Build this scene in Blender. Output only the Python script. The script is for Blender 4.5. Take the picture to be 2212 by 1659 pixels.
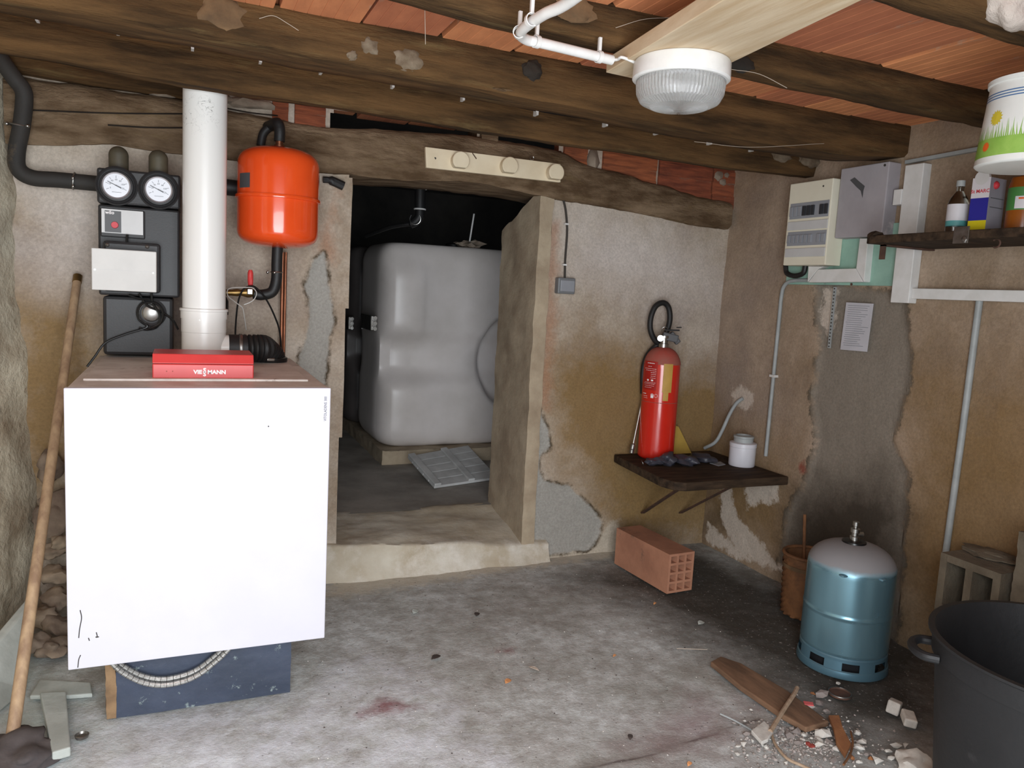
import bpy, bmesh, math, random
import numpy as np
from mathutils import Vector, Matrix, noise, Euler

for o in list(bpy.data.objects):
    bpy.data.objects.remove(o)
SC = bpy.context.scene
COL = SC.collection
rng = random.Random(7)

# ------------------------------------------------------------------ camera, world, light, exposure
CAM = Vector((0, 0, 1.35))
YAW, PITCH, ROLL, FPX = 0.40892964, 0.11855912, -0.05342148, 1658.21
_f = Vector((math.sin(YAW)*math.cos(PITCH), math.cos(YAW)*math.cos(PITCH), -math.sin(PITCH)))
_r = Vector((math.cos(YAW), -math.sin(YAW), 0))
_d = _f.cross(_r)
R_ = math.cos(ROLL)*_r + math.sin(ROLL)*_d
D_ = -math.sin(ROLL)*_r + math.cos(ROLL)*_d
cd = bpy.data.cameras.new('camera')
cam = bpy.data.objects.new('camera', cd)
COL.objects.link(cam)
cd.sensor_width = 36
cd.lens = FPX*36/2212
cd.clip_start = 0.02
cam.matrix_world = Matrix(((R_.x, -D_.x, -_f.x, CAM.x), (R_.y, -D_.y, -_f.y, CAM.y), (R_.z, -D_.z, -_f.z, CAM.z), (0, 0, 0, 1)))
SC.camera = cam

wld = bpy.data.worlds.new('world')
SC.world = wld
wld.use_nodes = True
wld.node_tree.nodes['Background'].inputs[0].default_value = (0.75, 0.85, 1.0, 1)
wld.node_tree.nodes['Background'].inputs[1].default_value = 0.6


def area(name, loc, sx, sz, power, color, tilt=0):
    l = bpy.data.lights.new(name, 'AREA')
    l.shape = 'RECTANGLE'
    l.size, l.size_y, l.energy, l.color = sx, sz, power, color
    o = bpy.data.objects.new(name, l)
    COL.objects.link(o)
    o.location = loc
    o.rotation_euler = (math.radians(90-tilt), 0, 0)     # faces +Y into the room, a little downwards like skylight
    return o


# daylight entering by the open doorway behind the photographer
area('daylight_doorway', (0.05, -0.32, 0.98), 1.6, 1.9, 121, (0.90, 0.955, 1.0), 22)
SC.view_settings.view_transform = 'Standard'
SC.view_settings.look = 'None'
SC.view_settings.gamma = 1
SC.view_settings.exposure = 0.0
SC.view_settings.use_curve_mapping = False

# ------------------------------------------------------------------ measuring helpers (photo point on a known plane -> world)
def ray(px, py):
    return R_*(px-1106) + D_*(py-829.5) + _f*FPX


def PX(px, py, x):
    d = ray(px, py); return CAM + d*((x-CAM.x)/d.x)


def PY(px, py, y):
    d = ray(px, py); return CAM + d*((y-CAM.y)/d.y)


def PZ(px, py, z):
    d = ray(px, py); return CAM + d*((z-CAM.z)/d.z)


# ------------------------------------------------------------------ materials
def _nt(name):
    m = bpy.data.materials.new(name)
    m.use_nodes = True
    nt = m.node_tree
    return m, nt, nt.nodes['Principled BSDF']


def rgb(r, g, b):
    """sRGB 0-255 -> linear"""
    f = lambda c: ((c/255+0.055)/1.055)**2.4 if c > 10 else c/255/12.92
    return (f(r), f(g), f(b), 1)


class NB:
    """tiny node builder"""
    def __init__(s, nt):
        s.nt = nt
        s.tc = nt.nodes.new('ShaderNodeTexCoord')

    def n(s, t, **kw):
        x = s.nt.nodes.new(t)
        for k, v in kw.items():
            setattr(x, k, v)
        return x

    def l(s, a, b):
        s.nt.links.new(a, b)

    def noise(s, scale, detail=5, rough=0.6, stretch=None, dist=0.0):
        v = s.tc.outputs['Object']
        if stretch:
            mp = s.n('ShaderNodeMapping')
            mp.inputs['Scale'].default_value = stretch
            s.l(v, mp.inputs['Vector']); v = mp.outputs[0]
        x = s.n('ShaderNodeTexNoise')
        x.inputs['Scale'].default_value = scale
        x.inputs['Detail'].default_value = detail
        x.inputs['Roughness'].default_value = rough
        x.inputs['Distortion'].default_value = dist
        s.l(v, x.inputs['Vector'])
        return x.outputs['Fac']

    def rng(s, v, a, b, c=0.0, d=1.0):
        x = s.n('ShaderNodeMapRange')
        x.inputs[1].default_value, x.inputs[2].default_value = a, b
        x.inputs[3].default_value, x.inputs[4].default_value = c, d
        s.l(v, x.inputs[0])
        return x.outputs[0]

    def math(s, op, a, b):
        x = s.n('ShaderNodeMath', operation=op)
        for i, v in enumerate((a, b)):
            if isinstance(v, (int, float)):
                x.inputs[i].default_value = v
            else:
                s.l(v, x.inputs[i])
        return x.outputs[0]

    def mix(s, fac, a, b, mode='MIX'):
        x = s.n('ShaderNodeMix', data_type='RGBA', blend_type=mode)
        for i, v in ((0, fac), (6, a), (7, b)):
            if isinstance(v, (int, float)):
                x.inputs[i].default_value = v
            elif isinstance(v, tuple):
                x.inputs[i].default_value = v
            else:
                s.l(v, x.inputs[i])
        return x.outputs[2]

    def attr(s, name):
        x = s.n('ShaderNodeAttribute', attribute_name=name)
        return x.outputs['Fac']

    def bump(s, h, strength, dist, bs):
        x = s.n('ShaderNodeBump')
        x.inputs['Strength'].default_value = strength
        x.inputs['Distance'].default_value = dist
        s.l(h, x.inputs['Height'])
        s.l(x.outputs[0], bs.inputs['Normal'])


def M(name, c1, c2=None, sc=6.0, rough=0.7, metal=0.0, bump=0.0, bsc=40.0, bd=0.004, c3=None, sc3=3.0, t3=0.58,
      stretch=None, rnd=0.0, spec=0.5, lo=0.35, hi=0.65, coat=0.0, w3=0.08):
    m, nt, bs = _nt(name)
    b = NB(nt)
    bs.inputs['Roughness'].default_value = rough
    bs.inputs['Metallic'].default_value = metal
    bs.inputs['Specular IOR Level'].default_value = spec
    bs.inputs['Coat Weight'].default_value = coat
    if c2 is None:
        c2 = tuple(v*0.88 for v in c1[:3])+(1,)
    col = b.mix(b.rng(b.noise(sc, stretch=stretch), lo, hi), c1, c2)
    if c3:
        col = b.mix(b.rng(b.noise(sc3, 7, 0.7, stretch=stretch), t3, t3+w3), col, c3)
    if rnd:
        oi = b.n('ShaderNodeObjectInfo')
        hs = b.n('ShaderNodeHueSaturation')
        b.l(b.rng(oi.outputs['Random'], 0, 1, 1-rnd, 1+rnd), hs.inputs['Value'])
        b.l(b.rng(oi.outputs['Random'], 0, 1, 0.5-rnd*0.03, 0.5+rnd*0.03), hs.inputs['Hue'])
        b.l(col, hs.inputs['Color'])
        col = hs.outputs[0]
    b.l(col, bs.inputs['Base Color'])
    if bump:
        b.bump(b.noise(bsc, 6, 0.65, stretch=stretch), bump, bd, bs)
    return m


mt = {}
mt['white_enamel'] = M('white_enamel', rgb(202, 200, 207), rgb(198, 196, 204), rough=0.35, spec=0.3)
mt['boiler_grey'] = M('boiler_grey', rgb(230, 224, 218), rgb(202, 192, 184), rough=0.5, sc=9, c3=rgb(160, 142, 128), sc3=12, t3=0.62)
mt['red_plastic'] = M('red_plastic', rgb(206, 62, 60), rgb(196, 54, 54), rough=0.4)
mt['white_print'] = M('white_print', rgb(250, 245, 245), rough=0.5)
mt['grey_print'] = M('grey_print', rgb(70, 70, 78), rough=0.6)
mt['dark_mark'] = M('dark_mark', rgb(60, 55, 50), rough=0.8)
mt['flue_white'] = M('flue_white', rgb(232, 230, 226), rgb(222, 219, 213), rough=0.3, sc=4)
mt['flue_spots'] = None
mt['black_foam'] = M('black_foam', rgb(44, 43, 44), rgb(36, 35, 36), rough=0.5, bump=0.25, bsc=160, bd=0.002)
mt['black_rubber'] = M('black_rubber', rgb(30, 29, 29), rgb(22, 21, 21), rough=0.55, bump=0.2, bsc=60)
mt['black_gloss'] = M('black_gloss', rgb(20, 20, 21), rough=0.3)
mt['pipe_insulation'] = M('pipe_insulation', rgb(50, 46, 42), rgb(40, 38, 36), rough=0.75, bump=0.3, bsc=50, c3=rgb(72, 62, 50), sc3=9, t3=0.6)
mt['smear_grey'] = M('smear_grey', rgb(126, 112, 94), rgb(92, 76, 58), sc=18, rough=0.95, bump=0.9, bsc=40)
mt['knot_wood'] = M('knot_wood', rgb(112, 86, 58), rgb(84, 64, 43), sc=14, rough=0.9, bump=0.6, bsc=30)
mt['joist_dark'] = M('joist_dark', rgb(44, 36, 28), rgb(30, 26, 22), sc=14, rough=0.9, bump=0.6, bsc=30)
mt['valve_olive'] = M('valve_olive', rgb(88, 80, 62), rgb(62, 56, 46), rough=0.6)
mt['wire_grey'] = M('wire_grey', rgb(196, 192, 186), rough=0.35, metal=0.3)
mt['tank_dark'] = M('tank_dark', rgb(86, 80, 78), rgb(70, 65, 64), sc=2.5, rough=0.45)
mt['dial_white'] = M('dial_white', rgb(236, 238, 245), rough=0.35)
mt['gauge_rim'] = M('gauge_rim', rgb(190, 186, 190), rough=0.3, metal=0.6)
mt['label_grey'] = M('label_grey', rgb(206, 205, 204), rough=0.45)
mt['label_dark'] = M('label_dark', rgb(82, 82, 84), rough=0.5)
mt['box_white'] = M('box_white', rgb(214, 212, 208), rough=0.5)
mt['chrome'] = M('chrome', rgb(176, 174, 170), rough=0.32, metal=1.0)
mt['steel'] = M('steel', rgb(150, 148, 145), rgb(120, 116, 110), rough=0.4, metal=0.9, sc=30)
mt['copper'] = M('copper', rgb(156, 100, 74), rgb(124, 80, 58), rough=0.4, metal=0.85, sc=12)
mt['brass'] = M('brass', rgb(150, 120, 70), rgb(120, 96, 60), rough=0.4, metal=0.85)
mt['vessel_red'] = M('vessel_red', rgb(236, 84, 34), rgb(230, 78, 30), rough=0.16, spec=0.5, coat=0.4)
mt['ext_red'] = M('ext_red', rgb(206, 42, 28), rgb(198, 38, 26), rough=0.22, coat=0.3)
mt['dusty_red'] = M('dusty_red', rgb(150, 92, 80), rgb(170, 70, 58), rough=0.8)
mt['cream_paint'] = M('cream_paint', rgb(232, 218, 190), rgb(220, 204, 174), rough=0.5, sc=8)
mt['switch_grey'] = M('switch_grey', rgb(118, 120, 122), rough=0.5)
mt['switch_light'] = M('switch_light', rgb(170, 172, 174), rough=0.5)
mt['joist_wood'] = M('joist_wood', rgb(106, 78, 48), rgb(56, 41, 25), sc=3, stretch=(0.8, 6, 6), rough=0.9, bump=0.9, bsc=14, bd=0.012, c3=rgb(120, 100, 66), sc3=2.4, t3=0.58, w3=0.2, spec=0.2)
mt['old_beam'] = M('old_beam', rgb(142, 120, 96), rgb(92, 72, 52), sc=4, stretch=(1.2, 4, 4), rough=0.9, bump=1.0, bsc=12, bd=0.02, c3=rgb(112, 92, 56), sc3=2.2, t3=0.55, w3=0.25, spec=0.2)
mt['crack_dark'] = M('crack_dark', rgb(34, 26, 18), rough=0.9)
mt['plank_pale'] = M('plank_pale', rgb(214, 196, 168), rgb(190, 164, 130), sc=3, stretch=(9, 0.8, 5), rough=0.7, bump=0.15, bsc=20, c3=rgb(168, 124, 86), sc3=1.3, t3=0.66, w3=0.2)
mt['plank_brown'] = M('plank_brown', rgb(134, 102, 78), rgb(96, 72, 54), sc=5, stretch=(4, 1, 4), rough=0.8, bump=0.3, bsc=20)
mt['shelf_wood'] = M('shelf_wood', rgb(74, 58, 44), rgb(40, 31, 24), sc=6, stretch=(1, 5, 5), rough=0.85, bump=0.5, bsc=20, spec=0.2)
mt['pole_wood'] = M('pole_wood', rgb(178, 150, 118), rgb(140, 112, 88), sc=5, stretch=(6, 6, 0.7), rough=0.6)
mt['terracotta'] = M('terracotta', rgb(214, 138, 94), rgb(182, 112, 76), sc=3, stretch=(3, 0.5, 1), rough=0.85, bump=0.3, bsc=14, rnd=0.22, c3=rgb(166, 148, 130), sc3=2.6, t3=0.58, w3=0.08)
mt['brick_red'] = M('brick_red', rgb(158, 88, 56), rgb(112, 60, 40), sc=9, stretch=(0.8, 3, 6), rough=0.9, bump=0.9, bsc=18, rnd=0.15, c3=rgb(120, 104, 88), sc3=6, t3=0.6)
mt['brick_pink'] = M('brick_pink', rgb(186, 132, 104), rgb(160, 110, 86), sc=5, rough=0.9, bump=0.35, bsc=40, c3=rgb(120, 92, 74), sc3=4, t3=0.62)
mt['mortar'] = M('mortar', rgb(150, 136, 120), rgb(118, 104, 90), sc=9, rough=0.95, bump=0.8, bsc=40)
mt['concrete'] = M('concrete', rgb(184, 168, 144), rgb(152, 134, 112), sc=5, rough=0.95, bump=0.6, bsc=50, c3=rgb(124, 106, 86), sc3=6, t3=0.64)
mt['concrete_block'] = M('concrete_block', rgb(120, 110, 94), rgb(94, 84, 70), sc=8, rough=0.95, bump=0.9, bsc=60)
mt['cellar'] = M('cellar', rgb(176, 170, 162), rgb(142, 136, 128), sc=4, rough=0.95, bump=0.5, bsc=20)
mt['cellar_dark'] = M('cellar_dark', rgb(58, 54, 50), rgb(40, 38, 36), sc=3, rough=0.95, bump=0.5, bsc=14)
mt['tank_plastic'] = M('tank_plastic', rgb(222, 214, 210), rgb(206, 198, 192), sc=2.5, rough=0.36, c3=rgb(186, 168, 136), sc3=1.5, t3=0.68, w3=0.15)
mt['shutter_white'] = M('shutter_white', rgb(206, 206, 204), rgb(180, 180, 178), sc=7, rough=0.6)
mt['blue_paint'] = M('blue_paint', rgb(58, 66, 84), rgb(46, 54, 70), sc=7, rough=0.55, bump=0.3, bsc=40, c3=rgb(124, 136, 136), sc3=16, t3=0.60, w3=0.05)
mt['ochre_edge'] = M('ochre_edge', rgb(140, 112, 82), rgb(104, 80, 58), sc=12, rough=0.9, bump=0.6, bsc=50)
mt['braid'] = M('braid', rgb(206, 204, 200), rgb(160, 158, 154), sc=120, rough=0.35, metal=0.8, bump=0.4, bsc=200, bd=0.001)
mt['pvc_white'] = M('pvc_white', rgb(226, 224, 222), rgb(212, 210, 206), sc=12, rough=0.4)
mt['pvc_grey'] = M('pvc_grey', rgb(166, 170, 170), rgb(146, 150, 150), sc=9, rough=0.5)
mt['panel_cream'] = M('panel_cream', rgb(232, 226, 206), rgb(224, 216, 196), sc=5, rough=0.45, c3=rgb(170, 150, 120), sc3=7, t3=0.72, w3=0.1)
mt['panel_grey'] = M('panel_grey', rgb(172, 166, 170), rgb(154, 148, 152), sc=4, rough=0.6, c3=rgb(196, 182, 184), sc3=4, t3=0.6)
mt['breaker_grey'] = M('breaker_grey', rgb(150, 152, 158), rough=0.5)
mt['breaker_dark'] = M('breaker_dark', rgb(50, 52, 56), rough=0.5)
mt['green_board'] = M('green_board', rgb(150, 186, 170), rgb(132, 168, 154), sc=9, rough=0.7, c3=rgb(118, 138, 128), sc3=6, t3=0.62)
mt['paper'] = M('paper', rgb(196, 194, 200), rough=0.8)
mt['jar_white'] = M('jar_white', rgb(222, 221, 228), rough=0.3)
mt['yellow_card'] = M('yellow_card', rgb(190, 156, 72), rgb(170, 138, 62), rough=0.7)
mt['tan_sticker'] = M('tan_sticker', rgb(196, 156, 76), rgb(180, 140, 66), sc=12, rough=0.6)
mt['label_red'] = M('label_red', rgb(170, 30, 26), rough=0.4)
mt['bag_black'] = M('bag_black', rgb(66, 66, 76), rgb(46, 46, 54), rough=0.45, bump=0.6, bsc=18)
mt['rusty_iron'] = M('rusty_iron', rgb(96, 66, 52), rgb(70, 52, 44), sc=20, rough=0.8, bump=0.4, bsc=60)
mt['gas_blue'] = M('gas_blue', rgb(112, 150, 168), rgb(104, 142, 160), sc=3, rough=0.36, metal=0.6, coat=0.1)
mt['slot_shade'] = M('slot_shade', rgb(14, 14, 20), rough=0.9)
mt['wicker'] = M('wicker', rgb(126, 84, 50), rgb(92, 60, 36), sc=14, rough=0.75, bump=0.5, bsc=60)
mt['bin_black'] = M('bin_black', rgb(27, 27, 29), rgb(20, 20, 22), sc=6, rough=0.6, bump=0.25, bsc=50, c3=rgb(40, 39, 40), sc3=10, t3=0.62)
mt['plaster_chip'] = M('plaster_chip', rgb(222, 218, 210), rgb(196, 190, 182), sc=30, rough=0.9, bump=0.3, bsc=80, rnd=0.1)
mt['grey_chip'] = M('grey_chip', rgb(160, 150, 146), rgb(128, 118, 112), sc=30, rough=0.95, bump=0.4, bsc=80, rnd=0.2)
mt['tile_chip'] = M('tile_chip', rgb(158, 106, 66), rgb(134, 86, 54), sc=14, rough=0.9, bump=0.3, bsc=60)
mt['red_chip'] = M('red_chip', rgb(150, 60, 52), rough=0.9)
mt['pink_chip'] = M('pink_chip', rgb(214, 100, 100), rough=0.8)
mt['twine'] = M('twine', rgb(176, 152, 128), rgb(150, 126, 104), sc=60, rough=0.85)
mt['stone'] = M('stone', rgb(158, 140, 120), rgb(106, 90, 78), sc=6, rough=0.95, bump=0.9, bsc=24, rnd=0.2)
mt['slate'] = M('slate', rgb(186, 190, 184), rgb(160, 164, 158), sc=7, rough=0.85, bump=0.4, bsc=30)
mt['dark_cloth'] = M('dark_cloth', rgb(92, 84, 82), rgb(68, 62, 62), sc=8, rough=0.95, bump=0.6, bsc=30)
mt['leaf_orange'] = M('leaf_orange', rgb(206, 142, 92), rough=0.8)
mt['leaf_pale'] = M('leaf_pale', rgb(204, 188, 172), rough=0.8)
mt['leaf_dark'] = M('leaf_dark', rgb(62, 52, 48), rough=0.9)
mt['lump_white'] = M('lump_white', rgb(206, 194, 184), rgb(180, 166, 158), sc=10, rough=0.95, bump=1.0, bsc=30, bd=0.01)
mt['cobweb'] = M('cobweb', rgb(186, 172, 156), rough=0.9)
mt['carton_white'] = M('carton_white', rgb(214, 210, 214), rough=0.5)
mt['carton_side'] = M('carton_side', rgb(150, 146, 154), rough=0.6)
mt['blue_print'] = M('blue_print', rgb(36, 36, 140), rough=0.5)
mt['yellow_print'] = M('yellow_print', rgb(206, 190, 24), rough=0.5)
mt['red_print'] = M('red_print', rgb(206, 60, 70), rough=0.5)
mt['teal_print'] = M('teal_print', rgb(90, 160, 160), rough=0.5)
mt['orange_liquid'] = M('orange_liquid', rgb(150, 84, 26), rgb(124, 66, 20), rough=0.25)
mt['orange_cap'] = M('orange_cap', rgb(206, 104, 24), rough=0.35)
mt['green_print'] = M('green_print', rgb(70, 130, 66), rough=0.5)
mt['pail_white'] = M('pail_white', rgb(226, 226, 222), rough=0.35)
mt['pail_green'] = M('pail_green', rgb(126, 168, 70), rgb(150, 186, 90), sc=20, rough=0.4)
mt['pail_blue'] = M('pail_blue', rgb(70, 110, 160), rough=0.4)
mt['flower_yellow'] = M('flower_yellow', rgb(206, 186, 60), rough=0.4)
mt['flower_orange'] = M('flower_orange', rgb(226, 100, 40), rough=0.4)
mt['flower_pink'] = M('flower_pink', rgb(214, 100, 150), rough=0.4)


def glass(name, col, rough=0.05, trans=1.0, ior=1.45):
    m, nt, bs = _nt(name)
    bs.inputs['Base Color'].default_value = col
    bs.inputs['Roughness'].default_value = rough
    bs.inputs['Transmission Weight'].default_value = trans
    bs.inputs['IOR'].default_value = ior
    return m


mt['clear_glass'] = glass('clear_glass', (0.97, 0.97, 0.95, 1), 0.08)
mt['clear_plastic'] = glass('clear_plastic', (0.8, 0.82, 0.8, 1), 0.12)


def spotted_flue():
    m, nt, bs = _nt('flue_soot_spots')
    b = NB(nt)
    bs.inputs['Roughness'].default_value = 0.3
    w = b.rng(b.noise(26, 3, 0.5, dist=1.5), 0.485, 0.5)
    w2 = b.rng(b.noise(26, 3, 0.5, dist=1.5), 0.5, 0.515, 1, 0)
    thin = b.math('MULTIPLY', w, w2)
    reg = b.rng(b.noise(7, 2), 0.52, 0.6)
    sep = b.n('ShaderNodeSeparateXYZ')
    b.l(b.tc.outputs['Object'], sep.inputs[0])
    up = b.rng(sep.outputs[2], 0.78, 0.9)
    f = b.math('MULTIPLY', b.math('MULTIPLY', thin, reg), up)
    b.l(b.mix(f, rgb(232, 230, 226), rgb(60, 56, 50)), bs.inputs['Base Color'])
    return m


mt['flue_spots'] = spotted_flue()

mt['lamp_glass'] = glass('lamp_glass', (0.95, 0.95, 0.94, 1), 0.22, 0.82)


def gas_paint():
    m, nt, bs = _nt('gas_paint_dusty')
    b = NB(nt)
    sep = b.n('ShaderNodeSeparateXYZ'); b.l(b.tc.outputs['Object'], sep.inputs[0])
    dust = b.math('ADD', b.rng(sep.outputs[2], 0.385, 0.43), b.math('MULTIPLY', b.math('SUBTRACT', b.noise(16, 4), 0.5), 0.5))
    f = b.rng(dust, 0.1, 0.6)
    b.l(b.mix(f, rgb(136, 178, 194), rgb(134, 132, 134)), bs.inputs['Base Color'])
    b.l(b.rng(f, 0, 1, 0.75, 0.0), bs.inputs['Metallic'])
    b.l(b.rng(f, 0, 1, 0.27, 0.8), bs.inputs['Roughness'])
    return m


mt['gas_paint'] = gas_paint()

# ------------------------------------------------------------------ mesh helpers
class B:
    def __init__(s):
        s.v, s.f = [], []

    def add(s, vs, fs):
        k = len(s.v)
        s.v += [tuple(v) for v in vs]
        s.f += [tuple(i+k for i in f) for f in fs]
        return s

    def box(s, lo, hi):
        x0, y0, z0 = lo; x1, y1, z1 = hi
        vs = [(x, y, z) for z in (z0, z1) for y in (y0, y1) for x in (x0, x1)]
        return s.add(vs, [(0, 2, 3, 1), (4, 5, 7, 6), (0, 1, 5, 4), (2, 6, 7, 3), (0, 4, 6, 2), (1, 3, 7, 5)])

    def obox(s, c, size, rot=(0, 0, 0)):
        m = Euler(rot).to_matrix() if not isinstance(rot, Matrix) else rot
        h = Vector(size)/2
        vs = [Vector(c)+m @ Vector((sx*h.x, sy*h.y, sz*h.z)) for sz in (-1, 1) for sy in (-1, 1) for sx in (-1, 1)]
        return s.add(vs, [(0, 2, 3, 1), (4, 5, 7, 6), (0, 1, 5, 4), (2, 6, 7, 3), (0, 4, 6, 2), (1, 3, 7, 5)])

    def bar(s, p0, p1, w, h, up=(0, 0, 1)):
        p0, p1 = Vector(p0), Vector(p1)
        d = (p1-p0).normalized()
        u = Vector(up)
        a = d.cross(u).normalized()*w/2
        c = a.cross(d).normalized()*h/2
        vs = [p+sa*a+sc*c for p in (p0, p1) for sc in (-1, 1) for sa in (-1, 1)]
        return s.add(vs, [(0, 1, 3, 2), (4, 6, 7, 5), (0, 4, 5, 1), (2, 3, 7, 6), (0, 2, 6, 4), (1, 5, 7, 3)])

    def tube(s, pts, r, seg=12, cap=True):
        """swept tube; r number or list"""
        P = [Vector(p) for p in pts]
        n = len(P)
        rr = r if isinstance(r, (list, tuple)) else [r]*n
        T = [(P[min(i+1, n-1)]-P[max(i-1, 0)]).normalized() for i in range(n)]
        a = T[0].orthogonal().normalized()
        vs, fs = [], []
        for i in range(n):
            a = (a-T[i]*a.dot(T[i])).normalized()
            c = T[i].cross(a)
            for k in range(seg):
                t = 2*math.pi*k/seg
                vs.append(P[i]+(a*math.cos(t)+c*math.sin(t))*rr[i])
        for i in range(n-1):
            for k in range(seg):
                k2 = (k+1) % seg
                fs.append((i*seg+k, i*seg+k2, (i+1)*seg+k2, (i+1)*seg+k))
        if cap:
            fs.append(tuple(range(seg-1, -1, -1)))
            fs.append(tuple((n-1)*seg+k for k in range(seg)))
        return s.add(vs, fs)

    def cyl(s, p0, p1, r, r2=None, seg=24):
        return s.tube([p0, p1], [r, r if r2 is None else r2], seg)

    def ring(s, c, axis, R, r, seg=32, rs=8, a0=0.0, a1=2*math.pi):
        ax = Vector(axis).normalized()
        u = ax.orthogonal().normalized(); w = ax.cross(u)
        pts = [Vector(c)+(u*math.cos(t)+w*math.sin(t))*R for t in [a0+(a1-a0)*i/seg for i in range(seg+1)]]
        return s.tube(pts, r, rs, cap=False)

    def lathe(s, prof, c=(0, 0, 0), seg=40, axis=(0, 0, 1), a0=0.0, a1=2*math.pi, closed=True):
        ax = Vector(axis).normalized()
        if abs(ax.z) > 0.99:
            u, w = Vector((1, 0, 0)), Vector((0, 1, 0))*(1 if ax.z > 0 else -1)
        else:
            u = Vector((0, 0, 1)).cross(ax).normalized(); w = ax.cross(u)
        full = abs(a1-a0-2*math.pi) < 1e-6
        ns = seg if full else seg+1
        vs, fs = [], []
        for (r, z) in prof:
            for k in range(ns):
                t = a0+(a1-a0)*k/seg
                vs.append(Vector(c)+ax*z+(u*math.cos(t)+w*math.sin(t))*r)
        for i in range(len(prof)-1):
            for k in range(seg):
                k2 = (k+1) % ns
                fs.append((i*ns+k, i*ns+k2, (i+1)*ns+k2, (i+1)*ns+k))
        if full and closed:
            if prof[0][0] > 1e-4:
                fs.append(tuple(range(ns-1, -1, -1)))
            if prof[-1][0] > 1e-4:
                fs.append(tuple((len(prof)-1)*ns+k for k in range(ns)))
        return s.add(vs, fs)

    def prism(s, poly, o, u, w, n, t):
        """polygon (a,b) in frame o,u,w extruded by t along n"""
        o, u, w, n = Vector(o), Vector(u), Vector(w), Vector(n)
        k = len(poly)
        vs = [o+u*a+w*b for a, b in poly]+[o+u*a+w*b+n*t for a, b in poly]
        fs = [tuple(range(k-1, -1, -1)), tuple(range(k, 2*k))]+[(i, (i+1) % k, k+(i+1) % k, k+i) for i in range(k)]
        return s.add(vs, fs)

    def hull(s, pts, t):
        """flat polygon of world points thickened by vector t"""
        k = len(pts)
        vs = [Vector(p) for p in pts]+[Vector(p)+Vector(t) for p in pts]
        fs = [tuple(range(k-1, -1, -1)), tuple(range(k, 2*k))]+[(i, (i+1) % k, k+(i+1) % k, k+i) for i in range(k)]
        return s.add(vs, fs)

    def grid(s, nu, nv, fn, keep=None):
        vs = [fn(i/(nu-1), j/(nv-1)) for j in range(nv) for i in range(nu)]
        fs = [(j*nu+i, j*nu+i+1, (j+1)*nu+i+1, (j+1)*nu+i) for j in range(nv-1) for i in range(nu-1) if keep is None or keep(i, j)]
        return s.add(vs, fs)

    def lump(s, c, size, seed=0, amt=0.25, sub=2, rot=(0, 0, 0), fs_=1.6):
        bm = bmesh.new()
        bmesh.ops.create_icosphere(bm, subdivisions=sub, radius=1)
        m = Euler(rot).to_matrix()
        vs = []
        for v in bm.verts:
            d = 1+amt*noise.noise(v.co*fs_+Vector((seed*7.3, seed*3.1, 0)))*1.6
            p = v.co*d
            vs.append(Vector(c)+m @ Vector((p.x*size[0], p.y*size[1], p.z*size[2])))
        fs = [tuple(v.index for v in f.verts) for f in bm.faces]
        bm.free()
        return s.add(vs, fs)

    def beam(s, st, y0, y1, step=0.05, amp=0.006, seed=0, rad=0.018, freq=7, yoff=None):
        """rough timber along X; st = [(x, zbottom, ztop)]"""
        xs = [a[0] for a in st]
        n = max(3, int((xs[-1]-xs[0])/step))
        rings = []
        for i in range(n+1):
            x = xs[0]+(xs[-1]-xs[0])*i/n
            z0 = float(np.interp(x, xs, [a[1] for a in st])); z1 = float(np.interp(x, xs, [a[2] for a in st]))
            dy = float(np.interp(x, [a[0] for a in yoff], [a[1] for a in yoff])) if yoff else 0
            ya, yb = y0+dy, y1+dy
            q = []
            ny, nz = 3, max(3, int((z1-z0)/0.035))
            q += [(ya+rad+(yb-ya-2*rad)*k/ny, z0) for k in range(ny+1)]
            q += [(yb, z0+rad+(z1-z0-2*rad)*k/nz) for k in range(nz+1)]
            q += [(yb-rad-(yb-ya-2*rad)*k/ny, z1) for k in range(ny+1)]
            q += [(ya, z1-rad-(z1-z0-2*rad)*k/nz) for k in range(nz+1)]
            rings.append([(x, a, b) for a, b in q])
        m = min(len(r) for r in rings)
        vs, fs = [], []
        for r in rings:
            r = [r[int(k*len(r)/m)] for k in range(m)]
            for p in r:
                nv = noise.noise_vector(Vector((p[0]*freq*0.5, p[1]*freq, p[2]*freq+seed*9.7)))
                nv2 = noise.noise_vector(Vector((p[0]*freq*3, p[1]*freq*3, p[2]*freq*3+seed*9.7)))
                vs.append((p[0], p[1]+nv.y*amp+nv2.y*amp*0.35, p[2]+nv.z*amp+nv2.z*amp*0.35))
        for i in range(len(rings)-1):
            for k in range(m):
                fs.append((i*m+k, i*m+(k+1) % m, (i+1)*m+(k+1) % m, (i+1)*m+k))
        fs.append(tuple(range(m-1, -1, -1)))
        fs.append(tuple((len(rings)-1)*m+k for k in range(m)))
        return s.add(vs, fs)


def wpos(o):
    p = Vector((0, 0, 0))
    while o is not None:
        p += o.location
        o = o.parent
    return p


def tag(o, label=None, cat=None, group=None, kind=None):
    if label: o['label'] = label
    if cat: o['category'] = cat
    if group: o['group'] = group
    if kind: o['kind'] = kind
    return o


def thing(name, loc, label, cat, group=None):
    o = bpy.data.objects.new(name, None)
    o.empty_display_size = 0.05
    COL.objects.link(o)
    o.location = Vector(loc)
    return tag(o, label, cat, group)


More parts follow.
